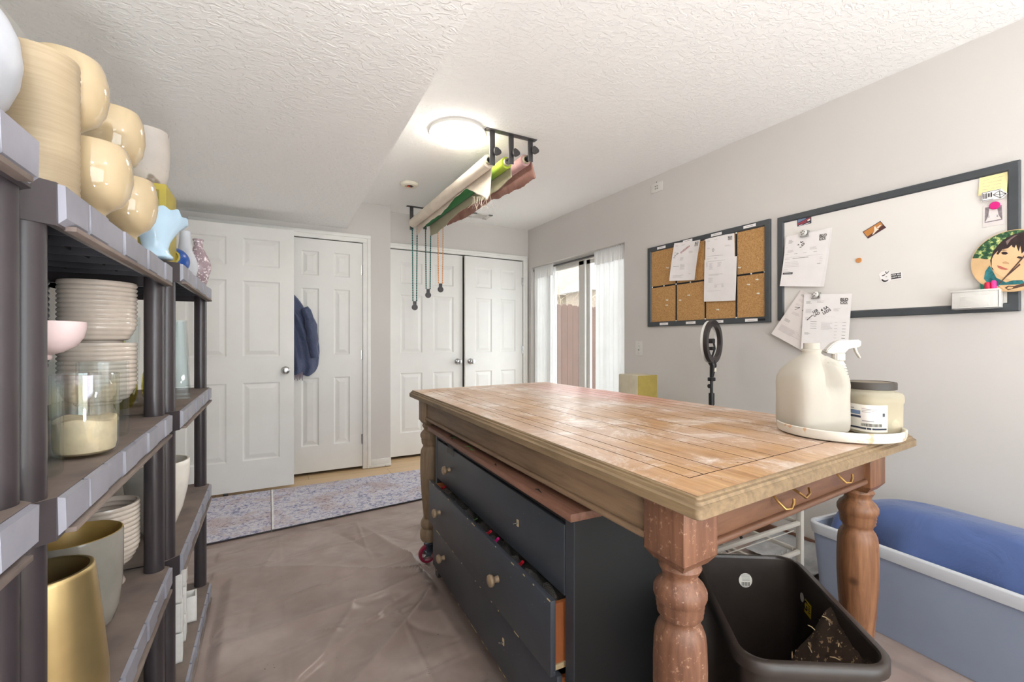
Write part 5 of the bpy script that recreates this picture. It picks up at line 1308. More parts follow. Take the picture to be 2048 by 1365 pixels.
for k, row in enumerate((((.15, .36), (.50, .62), (.66, .86)), ((.10, .20), (.30, .80)), ((.14, .40), (.52, .80)), ((.14, .34), (.46, .56), (.62, .82)))):
    for a, c in row:
        n = max(2, int((c - a) / .05)); S.stroke([(a + (c - a) * i / n, .22 + .17 * k - .02 * (i % 2) - .06 * a) for i in range(n + 1)], .010, 'ink_grey')
S.done()
q = decal('sticker', [(.709, 1.7685), (.652, 1.7690), (.648, 1.760), (.636, 1.744), (.650, 1.730), (.711, 1.7315)], 'paper', 'black and white letter and envelope sticker below the sticky note', dx=WX + .012)
ln = lambda a, c, w=.0009: [(a[0] - w * (c[1] - a[1]) / math.dist(a, c), a[1] + w * (c[0] - a[0]) / math.dist(a, c)), (c[0] - w * (c[1] - a[1]) / math.dist(a, c), c[1] + w * (c[0] - a[0]) / math.dist(a, c)), (c[0] + w * (c[1] - a[1]) / math.dist(a, c), c[1] - w * (c[0] - a[0]) / math.dist(a, c)), (a[0] + w * (c[1] - a[1]) / math.dist(a, c), a[1] - w * (c[0] - a[0]) / math.dist(a, c))]
P = [('ink_black', ln(a, c)) for a, c in (((.707, 1.7665), (.654, 1.767)), ((.707, 1.7665), (.7085, 1.734)), ((.7085, 1.734), (.676, 1.733)), ((.676, 1.750), (.658, 1.762)), ((.658, 1.762), (.639, 1.744)), ((.639, 1.744), (.656, 1.732)), ((.656, 1.732), (.676, 1.750)), ((.676, 1.750), (.639, 1.7445)), ((.658, 1.762), (.656, 1.732)))]
P += [('ink_black', [(y, 1.762), (y - .0022, 1.762), (y - .0022, 1.740), (y, 1.740)]) for y in (.704, .700, .696)]
P += [('ink_black', [(y, 1.762 - d), (y - .004, 1.761 - d), (y - .004, 1.743 + d), (y, 1.742 + d)]) for y, d in ((.690, .002), (.683, .0))]
dprint(q, P, WX + .0131)
q = decal('instant_photo', [(.708, 1.712), (.650, 1.711), (.648, 1.629), (.710, 1.626)], 'photo_white', 'small instant photo of a pale figure held by the magenta magnet', 'photo')
dprint(q, [('photo_grey', [(.703, 1.707), (.655, 1.706), (.653, 1.646), (.704, 1.644)]), ('photo_white', [(.690, 1.700), (.668, 1.700), (.664, 1.668), (.656, 1.650), (.702, 1.648), (.694, 1.668)]), ('ink_grey', [(.692, 1.680), (.690, 1.664), (.693, 1.662)]), ('ink_grey', [(.668, 1.672), (.664, 1.660), (.670, 1.662)])], WX + .0011)
obj('round_magnet', MB().lathe([(.0155, 0), (.0155, .005), (.014, .007), (0, .007)], wy(.674, 1.708, WX + .0015), 30, M=MY), 'magenta_plastic', label='magenta round magnet holding the small instant photo', cat='magnet')
ho = thing('marker_tray', (XR - .04, .72, 1.29), 'white magnetic marker holder at the lower right of the whiteboard', 'marker holder')
b = MB(); dx0, dx1 = WX + .0015, .062
b.box((XR - dx1, .650, 1.292), (XR - dx0, .790, 1.296), .001).box((XR - dx1, .650, 1.292), (XR - dx1 + .003, .790, 1.366), .001).box((XR - dx0 - .003, .650, 1.292), (XR - dx0, .790, 1.366), .001).box((XR - dx1, .650, 1.292), (XR - dx0, .653, 1.366), .001).box((XR - dx1, .787, 1.292), (XR - dx0, .790, 1.366), .001)
b.box((XR - dx1 - .003, .647, 1.362), (XR - dx1 + .001, .793, 1.369), .001).box((XR - dx1 - .0012, .676, 1.303), (XR - dx1, .762, 1.345), .0005)
obj('tray_body', b, 'white_plastic', ho)
for nm, y, dx, L, m, lab in (('green', .700, .030, .118, 'marker_green', 'green capped marker standing in the white holder'), ('red', .684, .045, .100, 'marker_red', 'red capped marker standing in the white holder, between green and pink'), ('pink', .668, .040, .106, 'marker_pink', 'pink capped marker standing in the white holder')):
    t = thing('marker', (XR - dx, y, 1.297), lab, 'marker', 'markers in the white holder')
    a, c = wy(y, 1.297, dx), wy(y + .004, 1.297 + L, dx - .006); d = c - a
    obj('barrel', MB().tube([a, a + d * .62], .0085, 14), 'white_plastic', t); obj('cap', MB().tube([a + d * .62, a + d * .95, a + d], [.0092, .0088, .006], 14), m, t)
# round portrait disc leaning on the right end of the whiteboard
DC, DR, DX = Vector((.617, 1.474)), .121, .030
pt = obj('portrait_disc', MB().lathe([(0, 0), (DR, 0), (DR, .004), (0, .004)], wy(DC.x, DC.y, DX), 72, M=MY, mat=None), 'photo_tan', label='round printed portrait of a dark haired person over the right end of the whiteboard', cat='photo disc')
def pp(u, v):      # design grid of the print: 570..996 across the visible half
    s = -1 + (u - 570) / 372.0; t = (848 - 34 * (s + 1) - v) / 242.0
    r = math.hypot(s, t)
    if r > .985: s, t = s / r * .985, t / r * .985
    return (DC.x - s * DR, DC.y + t * DR)
arc = [(570, 790), (580, 760), (610, 710), (650, 665), (700, 625), (760, 596), (830, 578), (900, 572), (980, 574), (1060, 585)]
LAY = [('photo_foliage', [(p) for p in arc] + [(1000, 640), (900, 680), (800, 760), (760, 800), (700, 800), (640, 790)]),
 ('photo_tan', [(560, 800), (640, 792), (720, 815), (730, 850), (690, 930), (650, 965), (600, 930), (570, 870)]),
 ('photo_hair', [(745, 810), (770, 740), (820, 680), (880, 635), (950, 606), (1060, 590), (1180, 640), (1260, 780), (1240, 900), (1000, 960), (800, 900), (760, 880)]),
 ('photo_teal', [(690, 960), (700, 900), (740, 850), (765, 890), (800, 950), (880, 985), (1000, 950), (1040, 990), (960, 1010), (820, 1020), (720, 990)]),
 ('photo_skin', [(760, 800), (775, 770), (810, 735), (850, 710), (900, 690), (960, 690), (1040, 700), (1110, 760), (1130, 850), (1090, 920), (1010, 965), (930, 968), (850, 940), (790, 905), (758, 860)]),
 ('photo_hair', [(800, 760), (830, 700), (890, 650), (960, 620), (1060, 630), (1060, 720), (1010, 760), (1000, 700), (985, 745), (965, 690), (940, 735), (930, 690), (900, 715), (850, 725), (815, 765)]),
 ('photo_hair_sheen', [(880, 660), (950, 618), (980, 612), (920, 650), (890, 690)]),
 ('photo_skin', [(915, 740), (918, 720), (940, 705), (952, 720), (945, 745)]),
 ('photo_hair', [(838, 752), (855, 742), (885, 744), (900, 756), (880, 766), (855, 764)]), ('photo_hair', [(970, 790), (985, 780), (1010, 784), (1020, 796), (995, 800)]),
 ('photo_hair', [(830, 738), (860, 726), (898, 732), (862, 732)]),
 ('photo_skin_shadow', [(850, 825), (878, 818), (906, 830), (910, 842), (882, 838), (856, 836)]),
 ('photo_lips', [(806, 850), (840, 858), (875, 872), (905, 880), (880, 888), (840, 880), (815, 868)]),
 ('photo_strap', [(1060, 740), (1066, 752), (830, 1000), (812, 1006)]), ('photo_strap', [(996, 836), (1002, 848), (835, 985), (826, 985)]),
 ('photo_tan', [(820, 1010), (960, 1000), (1060, 990), (1060, 1050), (960, 1055), (870, 1050)]),
 ('photo_strap', [(872, 1028), (900, 1010), (950, 1012), (1040, 985), (1040, 1010), (960, 1030), (900, 1046)]), ('photo_tan', [(890, 1030), (905, 1018), (945, 1020), (930, 1034), (900, 1038)])]
b = MB()
for k, (m, P) in enumerate(LAY): b.add([wy(*pp(*p), DX + .0042 + .00012 * k) for p in P], [list(range(len(P)))], m)
bm_ = bmesh.new()
obj('printed_portrait', b, None, pt, smooth=False)
# wall fittings
so = thing('wall_outlet', (XR, 2.485, 2.29), 'white wall outlet turned sideways, high up near the ceiling', 'outlet')
obj('cover_plate', MB().box((XR - .006, 2.428, 2.292), (XR, 2.543, 2.362), .002), 'white_plastic', so)
b = MB()
for y, z in ((2.497, 2.336), (2.478, 2.336), (2.497, 2.318), (2.478, 2.318)): b.box((XR - .0068, y - .003, z - .004), (XR - .0055, y + .003, z + .004))
b.lathe([(.004, .006), (.003, .0066), (0, .0066)], (XR, 2.483, 2.366), 10, M=MY)
obj('socket_hole', b, 'ink_black', so, smooth=False)
sw = thing('wall_switch', (XR, 2.67, 1.04), 'white light switch on the wall between the curtain and the cork board', 'switch')
obj('cover_plate', MB().box((XR - .006, 2.633, 1.043), (XR, 2.708, 1.159), .002), 'white_plastic', sw)
obj('toggle', MB().box((XR - .014, 2.666, 1.095), (XR - .005, 2.676, 1.118), .002), 'white_plastic', sw)
b = MB().box((XR - .0066, 2.664, 1.082), (XR - .0058, 2.678, 1.122)); 
for z in (1.063, 1.14): b.lathe([(.003, .006), (.0022, .0068), (0, .0068)], (XR, 2.671, z), 10, M=MY)
obj('toggle_slot', b, 'grille_grey', sw, smooth=False)

# ------------------------------------------------------------------ shelving units along the left wall
def shelving(xf, y0, y1, tops, label, depth=.40, th=.058):
    t = thing('shelving_unit', (xf - depth / 2, (y0 + y1) / 2, 0), label, 'shelving unit', None)
    xb = xf - depth; c = .034
    out = lambda g: [(xf + g, y0 + c), (xf + g, y1 - c), (xf - c + g * .4, y1 + g), (xb + c, y1 + g), (xb, y1 - c), (xb, y0 + c), (xb + c, y0 - g), (xf - c + g * .4, y0 - g)]
    for z in tops:
        b = MB()
        b.prism(out(-.004), z - .010, z - .0005, 'dusty_shelf_top')
        # skirt: outer and inner ring, darker colour paints the shade in the slits
        n = 8; o1, o2 = out(-.002), out(-.012)
        r = [[(x, y, zz) for x, y in o] for o, zz in ((o1, z), (o1, z - th), (o2, z - th), (o2, z - .010))]
        for a, d in zip(r, r[1:]): b.add(a + d, [[k, (k + 1) % n, n + (k + 1) % n, n + k] for k in range(n)], 'post_plastic')
        b.add([(x, y, z) for x, y in o1] + [(x, y, z) for x, y in out(-.008)], [[k, (k + 1) % n, n + (k + 1) % n, n + k] for k in range(n)], 'dusty_shelf_top')
        # raised blocks on the front with slits between, and a lip below
        L = y1 - y0 - 2 * c; nb = 8; st = L / nb
        for k in range(nb):
            a, d = y0 + c + st * k + .0035, y0 + c + st * (k + 1) - .0035
            tk = .006 if k in (0, nb - 1) else .003 + .003 * (k % 2)
            b.add([(xf - .002, a, z - .001), (xf - .002, d, z - .001), (xf - .002, d - .001, z - th + .004), (xf - .002, a + .003, z - th + .004), (xf + tk, a, z - .003), (xf + tk, d, z - .003), (xf + tk, d - .002, z - th + .012), (xf + tk, a + .004, z - th + .012)], [[3, 2, 1, 0], [4, 5, 6, 7], [0, 1, 5, 4], [1, 2, 6, 5], [2, 3, 7, 6], [3, 0, 4, 7]], 'shelf_plastic')
        b.box((xf - .004, y0 + c + .03, z - th - .001), (xf + .010, y1 - c - .03, z - th + .006), .001, 'dusty_shelf_top')
        # ribs and post sockets underneath
        for k in range(1, 8): b.box((xb + .012, y0 + (y1 - y0) * k / 8 - .0015, z - th * .7), (xf - .012, y0 + (y1 - y0) * k / 8 + .0015, z - .010), 0, 'rib_plastic')
        for k in range(1, 4): b.box((xb + depth * k / 4 - .0015, y0 + .012, z - th * .55), (xb + depth * k / 4 + .0015, y1 - .012, z - .010), 0, 'rib_plastic')
        obj('deck', b, None, t, ang=25)
    for lo, hi in zip(tops, tops[1:]):
        for x in (xf - .036, xb + .036):
            for y in (y0 + .036, y1 - .036):
                obj('post', MB().tube([(x, y, lo - .002), (x, y, hi - .02)], .0235, 20), 'post_plastic', t)
    return t
shelving(-.247, -.06, .777, (.075, .525, .968, 1.400), 'grey plastic shelving unit nearest the camera, cut off by the left edge of the photo')
shelving(-.249, .787, 1.630, (.068, .515, .950, 1.373), 'grey plastic shelving unit in the middle, holding cream bowls and a gold pot')
shelving(-.235, 1.634, 2.470, (.068, .515, .950, 1.395), 'grey plastic shelving unit farthest along the row, with pale vases, next to the rug')

def pot(name, prof, x, y, z, m, label, cat, n=48, mod=None, group=None, ang=50, Mx=None):
    b = MB().lathe([(r, zz) for r, zz in prof], (x, y, z + .0005), n, mod=mod, M=Mx)
    return obj(name, b, m, label=label, cat=cat, group=group, ang=ang)
def wall_prof(outer, th):      # close an outside profile with an inside one
    inner = [(max(.0, r - th), max(z, outer[0][1] + th)) for r, z in outer[::-1]]
    return [(0, outer[0][1])] + outer + inner[0:] + [(0, outer[0][1] + th)]
ZB, ZCc = 1.373, 1.395
# glossy cream footed bowls
BOWL = [(.020, 0), (.021, .004), (.017, .014), (.0165, .026), (.024, .034), (.040, .046), (.051, .066), (.056, .092), (.0555, .118), (.052, .138), (.0475, .152), (.0455, .155)]
CB = 'glossy cream bowls on the top shelf'
kx = 1.02
pot('footed_bowl', wall_prof([(r * kx, z) for r, z in BOWL], .005), -.290, 1.12, ZB, 'cream_glaze', 'glossy cream footed bowl on the shelf right behind the ridged beige pot', 'bowl', group=CB)
pot('footed_bowl', wall_prof([(r * kx, z) for r, z in BOWL], .005), -.318, 1.088, ZB + .137, 'cream_glaze', 'glossy cream footed bowl stacked on top, highest object of the shelf row', 'bowl', group=CB)
pot('footed_bowl', wall_prof([(r * .97, z) for r, z in BOWL], .005), -.283, 1.32, ZB, 'cream_glaze', 'glossy cream footed bowl on the shelf, nearest the pale blue fluted bowl', 'bowl', group=CB)
pot('footed_bowl', wall_prof([(r * .97, z) for r, z in BOWL], .005), -.300, 1.285, ZB + .135, 'cream_glaze', 'glossy cream footed bowl stacked in front of the mottled grey pot', 'bowl', group=CB)
rib = lambda r, z, a, k: (r, z)
prof = [(.047, 0)] + [(.0500 + .0010 * (k % 2), .004 + .0052 * k) for k in range(46)] + [(.050, .244)]
pot('ridged_pot', wall_prof(prof, .005), -.328, .998, ZB, 'oat_matte', 'tall beige cylinder pot with fine ridges at the near end of the top shelf', 'pot')
gp = thing('goblet', (-.36, .852, ZB), 'pale grey blue glass globe goblet at the top left edge of the photo', 'goblet')
b = MB().lathe([(0, 0), (.03, 0), (.031, .004), (.012, .012), (.010, .05), (.020, .075), (.036, .088), (.050, .106), (.060, .135), (.0635, .165), (.060, .198), (.050, .222), (.042, .234), (.039, .234), (.047, .220), (.057, .197), (.0605, .165), (.057, .136), (.047, .109), (.03, .094), (0, .088)], (-.36, .852, ZB + .0005), 48)
obj('globe', b, 'pale_grey_ceramic', gp)
bx = thing('painted_box', (-.38, 1.83, ZCc), 'olive painted square box standing behind the bowls on the top shelf', 'box')
b = MB().box((-.470, 1.775, ZCc + .0005), (-.287, 1.955, ZCc + .262), .003); obj('box_body', b, 'olive_paint', bx)
b = MB().box((-.452, 1.7735, ZCc + .02), (-.305, 1.7752, ZCc + .242)); obj('inset_panel', b, 'olive_dark', bx, smooth=False)
pot('concrete_pot', wall_prof([(.040, 0), (.047, .006), (.056, .05), (.060, .10), (.0605, .15), (.059, .185), (.057, .190)], .006), -.352, 1.868, ZCc + .262, 'mottled_concrete', 'mottled grey concrete pot standing on the olive box', 'pot')
def flute(r, z, a, k):
    w = max(0, (z - .03) / .105); return (r * (1 + .018 * w * w * math.cos(11 * a) + .30 * w * max(0, math.cos(a - 1.3))), z - .030 * w * w * max(0, math.cos(a - 1.0)) + .004 * w * w * math.cos(11 * a))
pot('fluted_bowl', wall_prof([(.040, 0), (.042, .006), (.034, .016), (.030, .030), (.034, .050), (.043, .075), (.052, .100), (.062, .125), (.068, .135)], .0035), -.286, 1.612, ZCc, 'pale_blue_glaze', 'pale blue bowl with a wavy fluted flaring rim', 'bowl', 72, flute, ang=80)
rg = lambda r, z, a, k: (r * (1 + .012 * math.cos(44 * a)), z)
gl = thing('ribbed_globe', (-.300, 1.985, ZCc), 'royal blue finely ribbed globe vase behind the pale blue fluted bowl', 'vase')
M = Matrix.Rotation(math.radians(100), 4, 'Y') @ Matrix.Rotation(0, 4, 'Z')
M = Matrix.Rotation(math.radians(78), 4, 'X')
sp_ = [(.012, -.047), (.024, -.042), (.036, -.032), (.045, -.017), (.048, 0), (.045, .017), (.036, .032), (.026, .041), (.022, .043)]
b = MB().lathe([(0, -.048)] + sp_, (-.300, 1.985, ZCc + .0495), 88, mod=rg, M=M, cap=False); obj('globe_body', b, 'royal_blue_glaze', gl, ang=80)
b = MB().lathe([(.025, .0405), (.0255, .045), (.020, .046), (.018, .040), (.016, .02), (0, .018)], (-.300, 1.985, ZCc + .0495), 40, M=M); obj('mouth', b, 'olive_paint', gl, label='olive mouth with a pale rim')
prof = []
for k in range(60):
    t = k / 59; z = .205 * t; r = .024 + .018 * math.sin(PI * min(1, t / .62)) if t < .62 else .024 - .006 * math.sin(PI * (t - .62) / .76)
    prof.append((r + (.0009 if k % 2 else 0), z))
pot('ribbed_vase', wall_prof(prof, .003), -.297, 2.215, ZCc, 'pale_grey_ceramic', 'slim pale grey gourd vase with fine horizontal ribs', 'vase')
pot('speckled_vase', wall_prof([(.024, 0), (.027, .004), (.035, .03), (.0465, .075), (.0475, .095), (.042, .12), (.030, .145), (.020, .165), (.0165, .18), (.017, .196), (.0205, .203), (.021, .207)], .003), -.272, 2.375, ZCc, 'mauve_speckle', 'mauve speckled vase with narrow neck at the far end of the top shelf', 'vase')

# middle shelf
Z2 = .950
def ribprof(R_, h, foot, nr):
    p = [(foot * 1.12, 0), (foot * 1.15, .004)]
    for k in range(4): p += [(foot * (1.05 - .08 * k) + .0015, .006 + h * .045 * k + h * .012), (foot * (1.02 - .08 * k), .006 + h * .045 * (k + 1))]
    z0 = .006 + h * .19
    for k in range(nr):
        t = k / (nr - 1); r = R_ * (.60 + .40 * min(1, (t / .26)) ** .55) if t < .26 else R_
        z = z0 + (h - z0) * t; dz = (h - z0) / (nr - 1)
        p += [(r - .0022, z), (r + .0012, z + dz * .35), (r + .0012, z + dz * .65)] if k < nr - 1 else [(r, h)]
    return p
pr_ = wall_prof(ribprof(.078, .205, .036, 15), .005)
SB = 'ribbed cream bowls on the middle shelf'
pot('ribbed_bowl', pr_, -.392, 1.545, Z2, 'stone_glaze', 'lower ribbed stone coloured footed bowl of the stack on the middle shelf', 'bowl', 56, group=SB)
pot('ribbed_bowl', pr_, -.392, 1.545, Z2 + .157, 'stone_glaze', 'upper ribbed stone coloured footed bowl of the stack, its rim just under the top shelf', 'bowl', 56, group=SB)
pot('ribbed_bowl', wall_prof(ribprof(.07, .36, .034, 22), .005), -.545, 1.50, Z2, 'dark_slate_glaze', 'tall dark slate ribbed pot behind the stone coloured ribbed stack', 'pot', 48)
def cylglass(name, x, y, z, r, h, m, label, th=.0035, base=.012, wob=0):
    p = [(0, 0), (r * .96, 0), (r, .006), (r, h - .002), (r - th * .5, h), (r - th, h - .002), (r - th, base + .006), (r * .85, base), (0, base)]
    return pot(name, p, x, y, z, m, label, 'glass vase', 48, group=None)
cylglass('glass_cylinder', -.328, .965, Z2, .040, .178, 'clear_glass', 'clear glass cylinder vase under the blush pink bowl')
pot('blush_bowl', wall_prof([(.020, 0), (.022, .003), (.021, .008), (.034, .012), (.050, .022), (.059, .036), (.062, .050), (.0625, .060), (.062, .062)], .004), -.330, .990, Z2 + .179, 'blush_matte', 'matte blush pink bowl balanced on the clear glass cylinder', 'bowl')
gj = thing('glass_jar', (-.298, 1.103, Z2), 'iridescent round glass jar half filled with cream sand', 'glass jar')
r = .0475; b = MB().lathe([(0, 0), (.036, 0), (.044, .006), (r, .018), (r, .148), (r - .0015, .150), (r - .003, .148), (r - .003, .02), (.042, .009), (.034, .004), (0, .004)], (-.298, 1.103, Z2 + .0005), 56)
obj('glass_wall', b, 'iridescent_glass', gj)
b = MB().lathe([(0, .0045), (.034, .0045), (.0415, .0095), (r - .0035, .021), (r - .0035, .066), (.036, .070), (.02, .068), (0, .069)], (-.298, 1.103, Z2 + .0005), 56, mod=lambda q, z, a, k: (q, z + (.004 * math.sin(3 * a) * q / .045 if z > .06 else 0)))
obj('cream_sand', b, 'ivory_sand', gj)
cylglass('glass_cylinder', -.322, 1.30, Z2, .044, .165, 'clear_glass', 'clear glass vase with thick rounded base between the sand jar and the ribbed stack', .005, .03)
TR = [(.018, 0), (.030, .004), (.040, .03), (.044, .06), (.040, .10), (.028, .15), (.017, .19), (.0125, .215), (.0135, .225)]
YG = 'yellow glass teardrop vases'
pot('yellow_vase', wall_prof(TR, .003), -.405, 1.79, Z2, 'yellow_glass', 'yellow tinted glass teardrop vase behind the ribbed stack', 'glass vase', group=YG)
pot('yellow_vase', wall_prof(TR, .003), -.325, 1.875, Z2, 'yellow_glass', 'yellow tinted glass teardrop vase right behind the shelf post', 'glass vase', group=YG)
def taper(x, y, z, w0, w1, h, label, ang):
    b = MB(); R_ = Matrix.Translation((x, y, z + .0005)) @ Matrix.Rotation(ang, 4, 'Z')
    rings = [[(p[0], p[1], zz) for p in rrect(-w / 2, -w / 2, w / 2, w / 2, w * .12, 3)] for w, zz in ((w0, 0), (w0 * .96, .05 * h + .012), (w1, h), (w1 - .006, h), (w0 * .96 - .008, .05 * h + .018))]
    n = len(rings[0]); b.add([p for q in rings for p in q], [[k * n + i, k * n + (i + 1) % n, (k + 1) * n + (i + 1) % n, (k + 1) * n + i] for k in range(4) for i in range(n)] + [list(range(n))[::-1], [4 * n + i for i in range(n)]])
    b.warp(lambda p: R_ @ p); return obj('square_vase', b, 'thin_glass', label=label, cat='glass vase', group='clear square glass vases')
taper(-.290, 2.03, Z2, .066, .044, .285, 'clear square tapered glass vase nearer the shelf front', .2)
taper(-.315, 2.17, Z2, .078, .044, .285, 'clear square tapered glass vase closest to the far shelf post', .1)
taper(-.430, 1.95, Z2, .070, .085, .290, 'clear square glass vase widening upward behind the yellow vases', .1)

# lower shelf
Z3 = .515
gd = pot('gold_pot', wall_prof([(.078, 0), (.084, .004), (.0865, .012), (.0855, .05), (.076, .15), (.067, .235), (.0655, .242), (.064, .243)], .005), -.345, 1.075, Z3, 'brass_gold', 'brushed gold tapered planter at the front of the lower shelf', 'pot')
tb = thing('grey_bowl', (-.375, 1.325, Z3), 'glossy grey rounded planter bowl with a gold brown inside', 'bowl')
OUT = [(.045, 0), (.052, .004), (.066, .02), (.075, .05), (.080, .10), (.0815, .16), (.0815, .215), (.0805, .219)]
obj('bowl_shell', MB().lathe([(0, 0)] + OUT, (-.375, 1.325, Z3 + .0005), 56, cap=False), 'grey_glaze', tb)
obj('bowl_lining', MB().lathe([(.0805, .219), (.0785, .220), (.0765, .216), (.0755, .10), (.06, .03), (0, .02)], (-.375, 1.325, Z3 + .0005), 56, cap=False), 'gold_inner', tb)
pot('ribbed_bowl', wall_prof(ribprof(.070, .215, .036, 15), .005), -.380, 1.552, Z3, 'stone_glaze', 'single ribbed stone coloured footed bowl on the lower shelf behind the grey bowl', 'bowl', 56)
EGG = [(.030, 0), (.036, .004), (.052, .03), (.070, .08), (.083, .14), (.0885, .19), (.0895, .225), (.089, .24), (.0875, .242)]
WV = 'tall white planters on the lower shelf'
pot('white_planter', wall_prof(EGG, .005), -.330, 1.89, Z3, 'white_ceramic', 'tall white egg shaped planter tapering to its base, front of the far lower shelf', 'planter', group=WV)
pot('white_planter', wall_prof([(r * 1.0, z) for r, z in EGG], .005), -.505, 2.02, Z3, 'white_ceramic', 'white egg shaped planter standing behind the front one at the shelf back', 'planter', group=WV)
pot('white_planter', wall_prof([(r * .8, z * 1.0) for r, z in EGG], .005), -.40, 2.20, Z3, 'white_ceramic', 'small white planter at the far end of the lower shelf, rim just showing', 'planter', group=WV)
pot('pale_vase', wall_prof([(.03, 0), (.034, .005), (.036, .12), (.034, .235), (.032, .238)], .004), -.52, 1.63, Z3, 'pale_blue_glaze', 'pale bluish cylinder vase at the back of the lower shelf', 'vase')

# bottom shelf: small white square planters
Z4 = .068
def cube_pot(x, y, z, ang, label, w=.062, h=.098):
    b = MB(); R_ = Matrix.Translation((x, y, z + .0005)) @ Matrix.Rotation(ang, 4, 'Z'); t = .006
    for a, c in (((-w / 2, -w / 2, 0), (w / 2, w / 2, t)), ((-w / 2, -w / 2, 0), (-w / 2 + t, w / 2, h)), ((w / 2 - t, -w / 2, 0), (w / 2, w / 2, h)), ((-w / 2 + t - .001, -w / 2, 0), (w / 2 - t + .001, -w / 2 + t, h)), ((-w / 2 + t - .001, w / 2 - t, 0), (w / 2 - t + .001, w / 2, h))): b.box(a, c, .0012)
    b.warp(lambda p: R_ @ p); return obj('square_planter', b, 'white_matte', label=label, cat='planter', group='small white square planters on the bottom shelf')
cube_pot(-.283, 2.155, Z4, .12, 'open white square planter standing alone in front on the bottom shelf')
cube_pot(-.293, 1.905, Z4, .10, 'lowest white square planter of the nearest stack')
cube_pot(-.293, 1.910, Z4 + .099, .06, 'middle white square planter of the nearest stack')
cube_pot(-.296, 1.912, Z4 + .198, .10, 'topmost white square planter of the nearest stack')
cube_pot(-.300, 2.030, Z4, .06, 'lowest white square planter of the second stack')
cube_pot(-.300, 2.032, Z4 + .099, .10, 'middle white square planter of the second stack')
cube_pot(-.300, 2.034, Z4 + .198, .03, 'topmost white square planter of the second stack')
cube_pot(-.335, 2.270, Z4, .05, 'lower white square planter at the far end of the bottom shelf')
cube_pot(-.335, 2.270, Z4 + .099, .12, 'upper white square planter at the far end of the bottom shelf')
cube_pot(-.300, 1.42, Z4, .05, 'tall white square planter near the middle of the bottom shelf', .075, .20)

# ------------------------------------------------------------------ tarp and rugs on the floor
CR = []; _r = random.Random(21)
for k in range(46):
    cx_, cy_ = _r.uniform(-.3, 1.3), _r.uniform(.6, 3.1); a_ = _r.choice((_r.uniform(-.5, .5), _r.uniform(1.1, 2.0), _r.uniform(0, PI))); CR.append((cx_, cy_, math.cos(a_), math.sin(a_), _r.uniform(.10, .42), _r.uniform(.004, .011) * _r.choice((1, 1, -.7)), _r.uniform(.006, .016)))
def tarp_h(x, y):
    px, py = .75, 2.13; dx, dy = x - px, y - py; r = math.hypot(dx, dy); th = math.atan2(dy, dx)
    h = .009 + .008 * (N3(x * 3, y * 3, 0) + .6 * N3(x * 9 + 3, y * 7, 4) + .3 * abs(N3(x * 16, y * 19, 7)))
    for k in range(-3, 8):
        fx = .06 + .43 * k + .015 * math.sin(y * 2); h += .004 * math.exp(-((x - fx) / .006) ** 2) * (.4 + .6 * abs(N3(k * 7.1, y * 1.3, 2)) * 2)
        fy = .25 + .40 * k + .02 * math.sin(x * 3) + .10 * x; h += .004 * math.exp(-((y - fy) / .006) ** 2) * (.4 + .6 * abs(N3(x * 1.3, k * 5.3, 9)) * 2)
    for cx_, cy_, ca_, sa_, L_, a_, w_ in CR:
        dx_, dy_ = x - cx_, y - cy_; al = dx_ * ca_ + dy_ * sa_
        if abs(al) < L_:
            ac = abs(-dx_ * sa_ + dy_ * ca_ + .03 * math.sin(al * 7))
            if ac < .06: h += a_ * math.exp(-ac / w_) * (1 - (al / L_) ** 2)
    # folds pulled towards the foot of the dresser
    if x < 1.0:
        f = (1 - abs(math.sin(th * 4.5 + .9 * math.sin(r * 2.2)))) ** 3
        h += .050 * f * math.exp(-r / .60) + .014 * math.exp(-(r / .16) ** 2)
    # one long lap running from the foot to the near left
    t = max(0, min(1, (.78 - x) / .82)); ly = 2.10 - .26 * t - .28 * t * t
    d = y - ly
    if x < .80 and x > -.22: h += .012 * math.exp(-max(0, d) / .20) * (1 if d > 0 else math.exp(-(d / .012) ** 2)) * min(1, (x + .22) / .15)
    if x < -.12: h += .010 * max(0, math.sin(y * 22 + 2 * math.sin(y * 5))) * min(1, (-.12 - x) / .10) * (1 if x > -.24 else 0)
    # kept flat where furniture and rugs bear on it
    flat = 0.0
    for x0, y0, x1, y1, m in ((-.70, -.1, -.20, 2.52, .04), (.70, .90, 1.22, 2.20, .05), (.84, .40, 1.45, 1.0, .05), (2.0, .0, 2.6, 1.25, .05), (1.28, 1.0, 2.0, 1.58, .04), (2.2, 1.5, 2.6, 2.6, .05), (-.9, 3.02, 2.2, 4.2, .05)):
        q = max(x0 - x, x - x1, y0 - y, y - y1, 0); flat = max(flat, max(0, 1 - q / m))
    for m_, lx, ly_ in LEGS:
        c = tw((lx, ly_, 0)); q = max(0, math.hypot(x - c[0], y - c[1]) - .05); flat = max(flat, max(0, 1 - q / .05))
    h = max(.0015, h)
    return h * (1 - flat) - .002 * flat
TX0, TX1, TY0, TY1 = -.69, 2.57, -1.0, 3.16
def tarpf(u, v):
    x = TX0 + (TX1 - TX0) * u; y = TY0 + (TY1 + .10 * (x / 1.2) - TY0) * v
    return (x, y, tarp_h(x, y))
obj('tarp', MB().grid(tarpf, 420, 500), 'tarp_plastic', label='creased brown plastic tarp spread over the floor under the table', cat='tarp', ang=180)
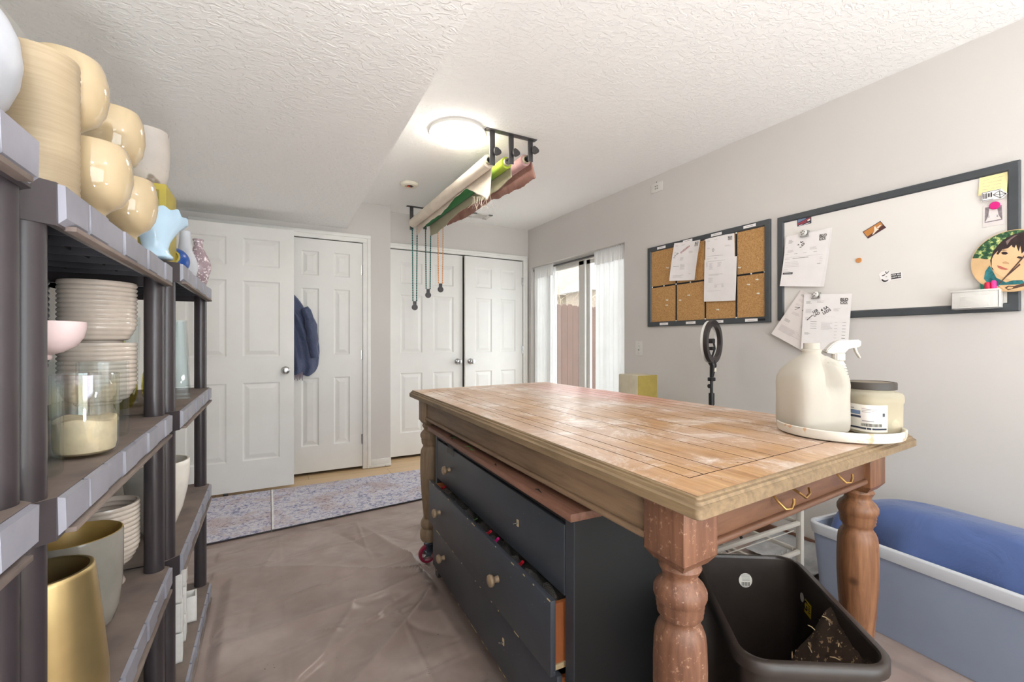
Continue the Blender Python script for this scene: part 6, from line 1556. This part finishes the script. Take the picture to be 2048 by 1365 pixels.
def rug(x0, x1, mat_, label, flip):
    t = thing('rug', ((x0 + x1) / 2, 3.5, 0), label, 'rug', None)
    near = lambda x: 3.095 + .105 * (x + .1) ; far = lambda x: 3.94
    def f(z): return lambda u, v: (x0 + (x1 - x0) * u, near(x0 + (x1 - x0) * u) + (far(0) - near(x0 + (x1 - x0) * u)) * v, z + .0012 * N3(u * 20, v * 9, 5))
    b = MB().grid(f(.0095), 60, 30)
    for e in ((lambda u, v: (x0 + (x1 - x0) * u, near(x0 + (x1 - x0) * u), .003 + .0065 * v)), (lambda u, v: (x1 if flip else x0, near(x1 if flip else x0) + (far(0) - near(x1 if flip else x0)) * u, .003 + .0065 * v)), (lambda u, v: (x0 + (x1 - x0) * u, far(0), .003 + .0065 * v))): b.grid(e, 30, 1)
    obj('woven_pile', b, mat_, t)
    ed = MB().tube([(x0 + (x1 - x0) * k / 24, near(x0 + (x1 - x0) * k / 24) - .002, .0055) for k in range(25)], .0035, 6); obj('edge_binding', ed, 'dark_binding', t)
    xe = x1 - .006 if flip else x0 + .006
    if not flip: obj('pale_band', MB().box((xe - .006, near(xe) + .002, .009), (xe + .006, far(0), .0118)), 'rug_band', t)
    return t
rug(-.66, .010, 'faded_rug', 'faded mauve and white patterned rug beside the shelving, left of the pale band', True)
rug(.014, 2.05, 'faded_rug', 'faded blue and white patterned rug in front of the double doors', False)
b = MB().tube([(-.19, 1.33, .018), (-.185, 1.345, .026), (-.178, 1.35, .020)], [.002, .008, .002], 6).tube([(-.19, 1.33, .018), (-.20, 1.345, .024), (-.205, 1.36, .018)], [.002, .007, .002], 6)
obj('leaf', b, 'leaf_green', label='small green leaf lying on the tarp by the shelving', cat='leaf')

# ------------------------------------------------------------------ daylight and camera
w = bpy.data.worlds.new('World'); sc.world = w; w.use_nodes = True
nt = w.node_tree; bg = nt.nodes['Background']
bg.inputs['Color'].default_value = (.93, .97, 1.0, 1); bg.inputs['Strength'].default_value = 2.9
def portal(loc, rot, sx, sy):
    l = bpy.data.lights.new('window_portal', 'AREA'); l.shape = 'RECTANGLE'; l.size = sx; l.size_y = sy; l.cycles.is_portal = True
    o = bpy.data.objects.new('window_portal', l); col.objects.link(o); o.location = loc; o.rotation_euler = rot
portal((XR + .13, 3.6, .99), (0, PI / 2, 0), 1.96, 1.5)
portal((.925, YB - .13, 1.29), (PI / 2, 0, 0), 2.75, 1.68)  # portal over the added rear window
cam = bpy.data.cameras.new('camera'); cam.sensor_width = 36; cam.lens = 900 / 2048 * 36; cam.clip_start = .01
co = bpy.data.objects.new('camera', cam); col.objects.link(co); co.location = (0, 0, 1.16)
co.rotation_euler = (PI / 2, 0, -math.radians(28.35)); sc.camera = co
vs_ = sc.view_settings; vs_.view_transform = 'Standard'; vs_.look = 'None'; vs_.gamma = 1; vs_.use_curve_mapping = False
vs_.exposure = 1.25
sc.cycles.use_denoising = True
sc.cycles.max_bounces = 10; sc.cycles.transparent_max_bounces = 24; sc.cycles.diffuse_bounces = 5
sc.cycles.caustics_reflective = False; sc.cycles.caustics_refractive = False
sc.cycles.sample_clamp_indirect = 6
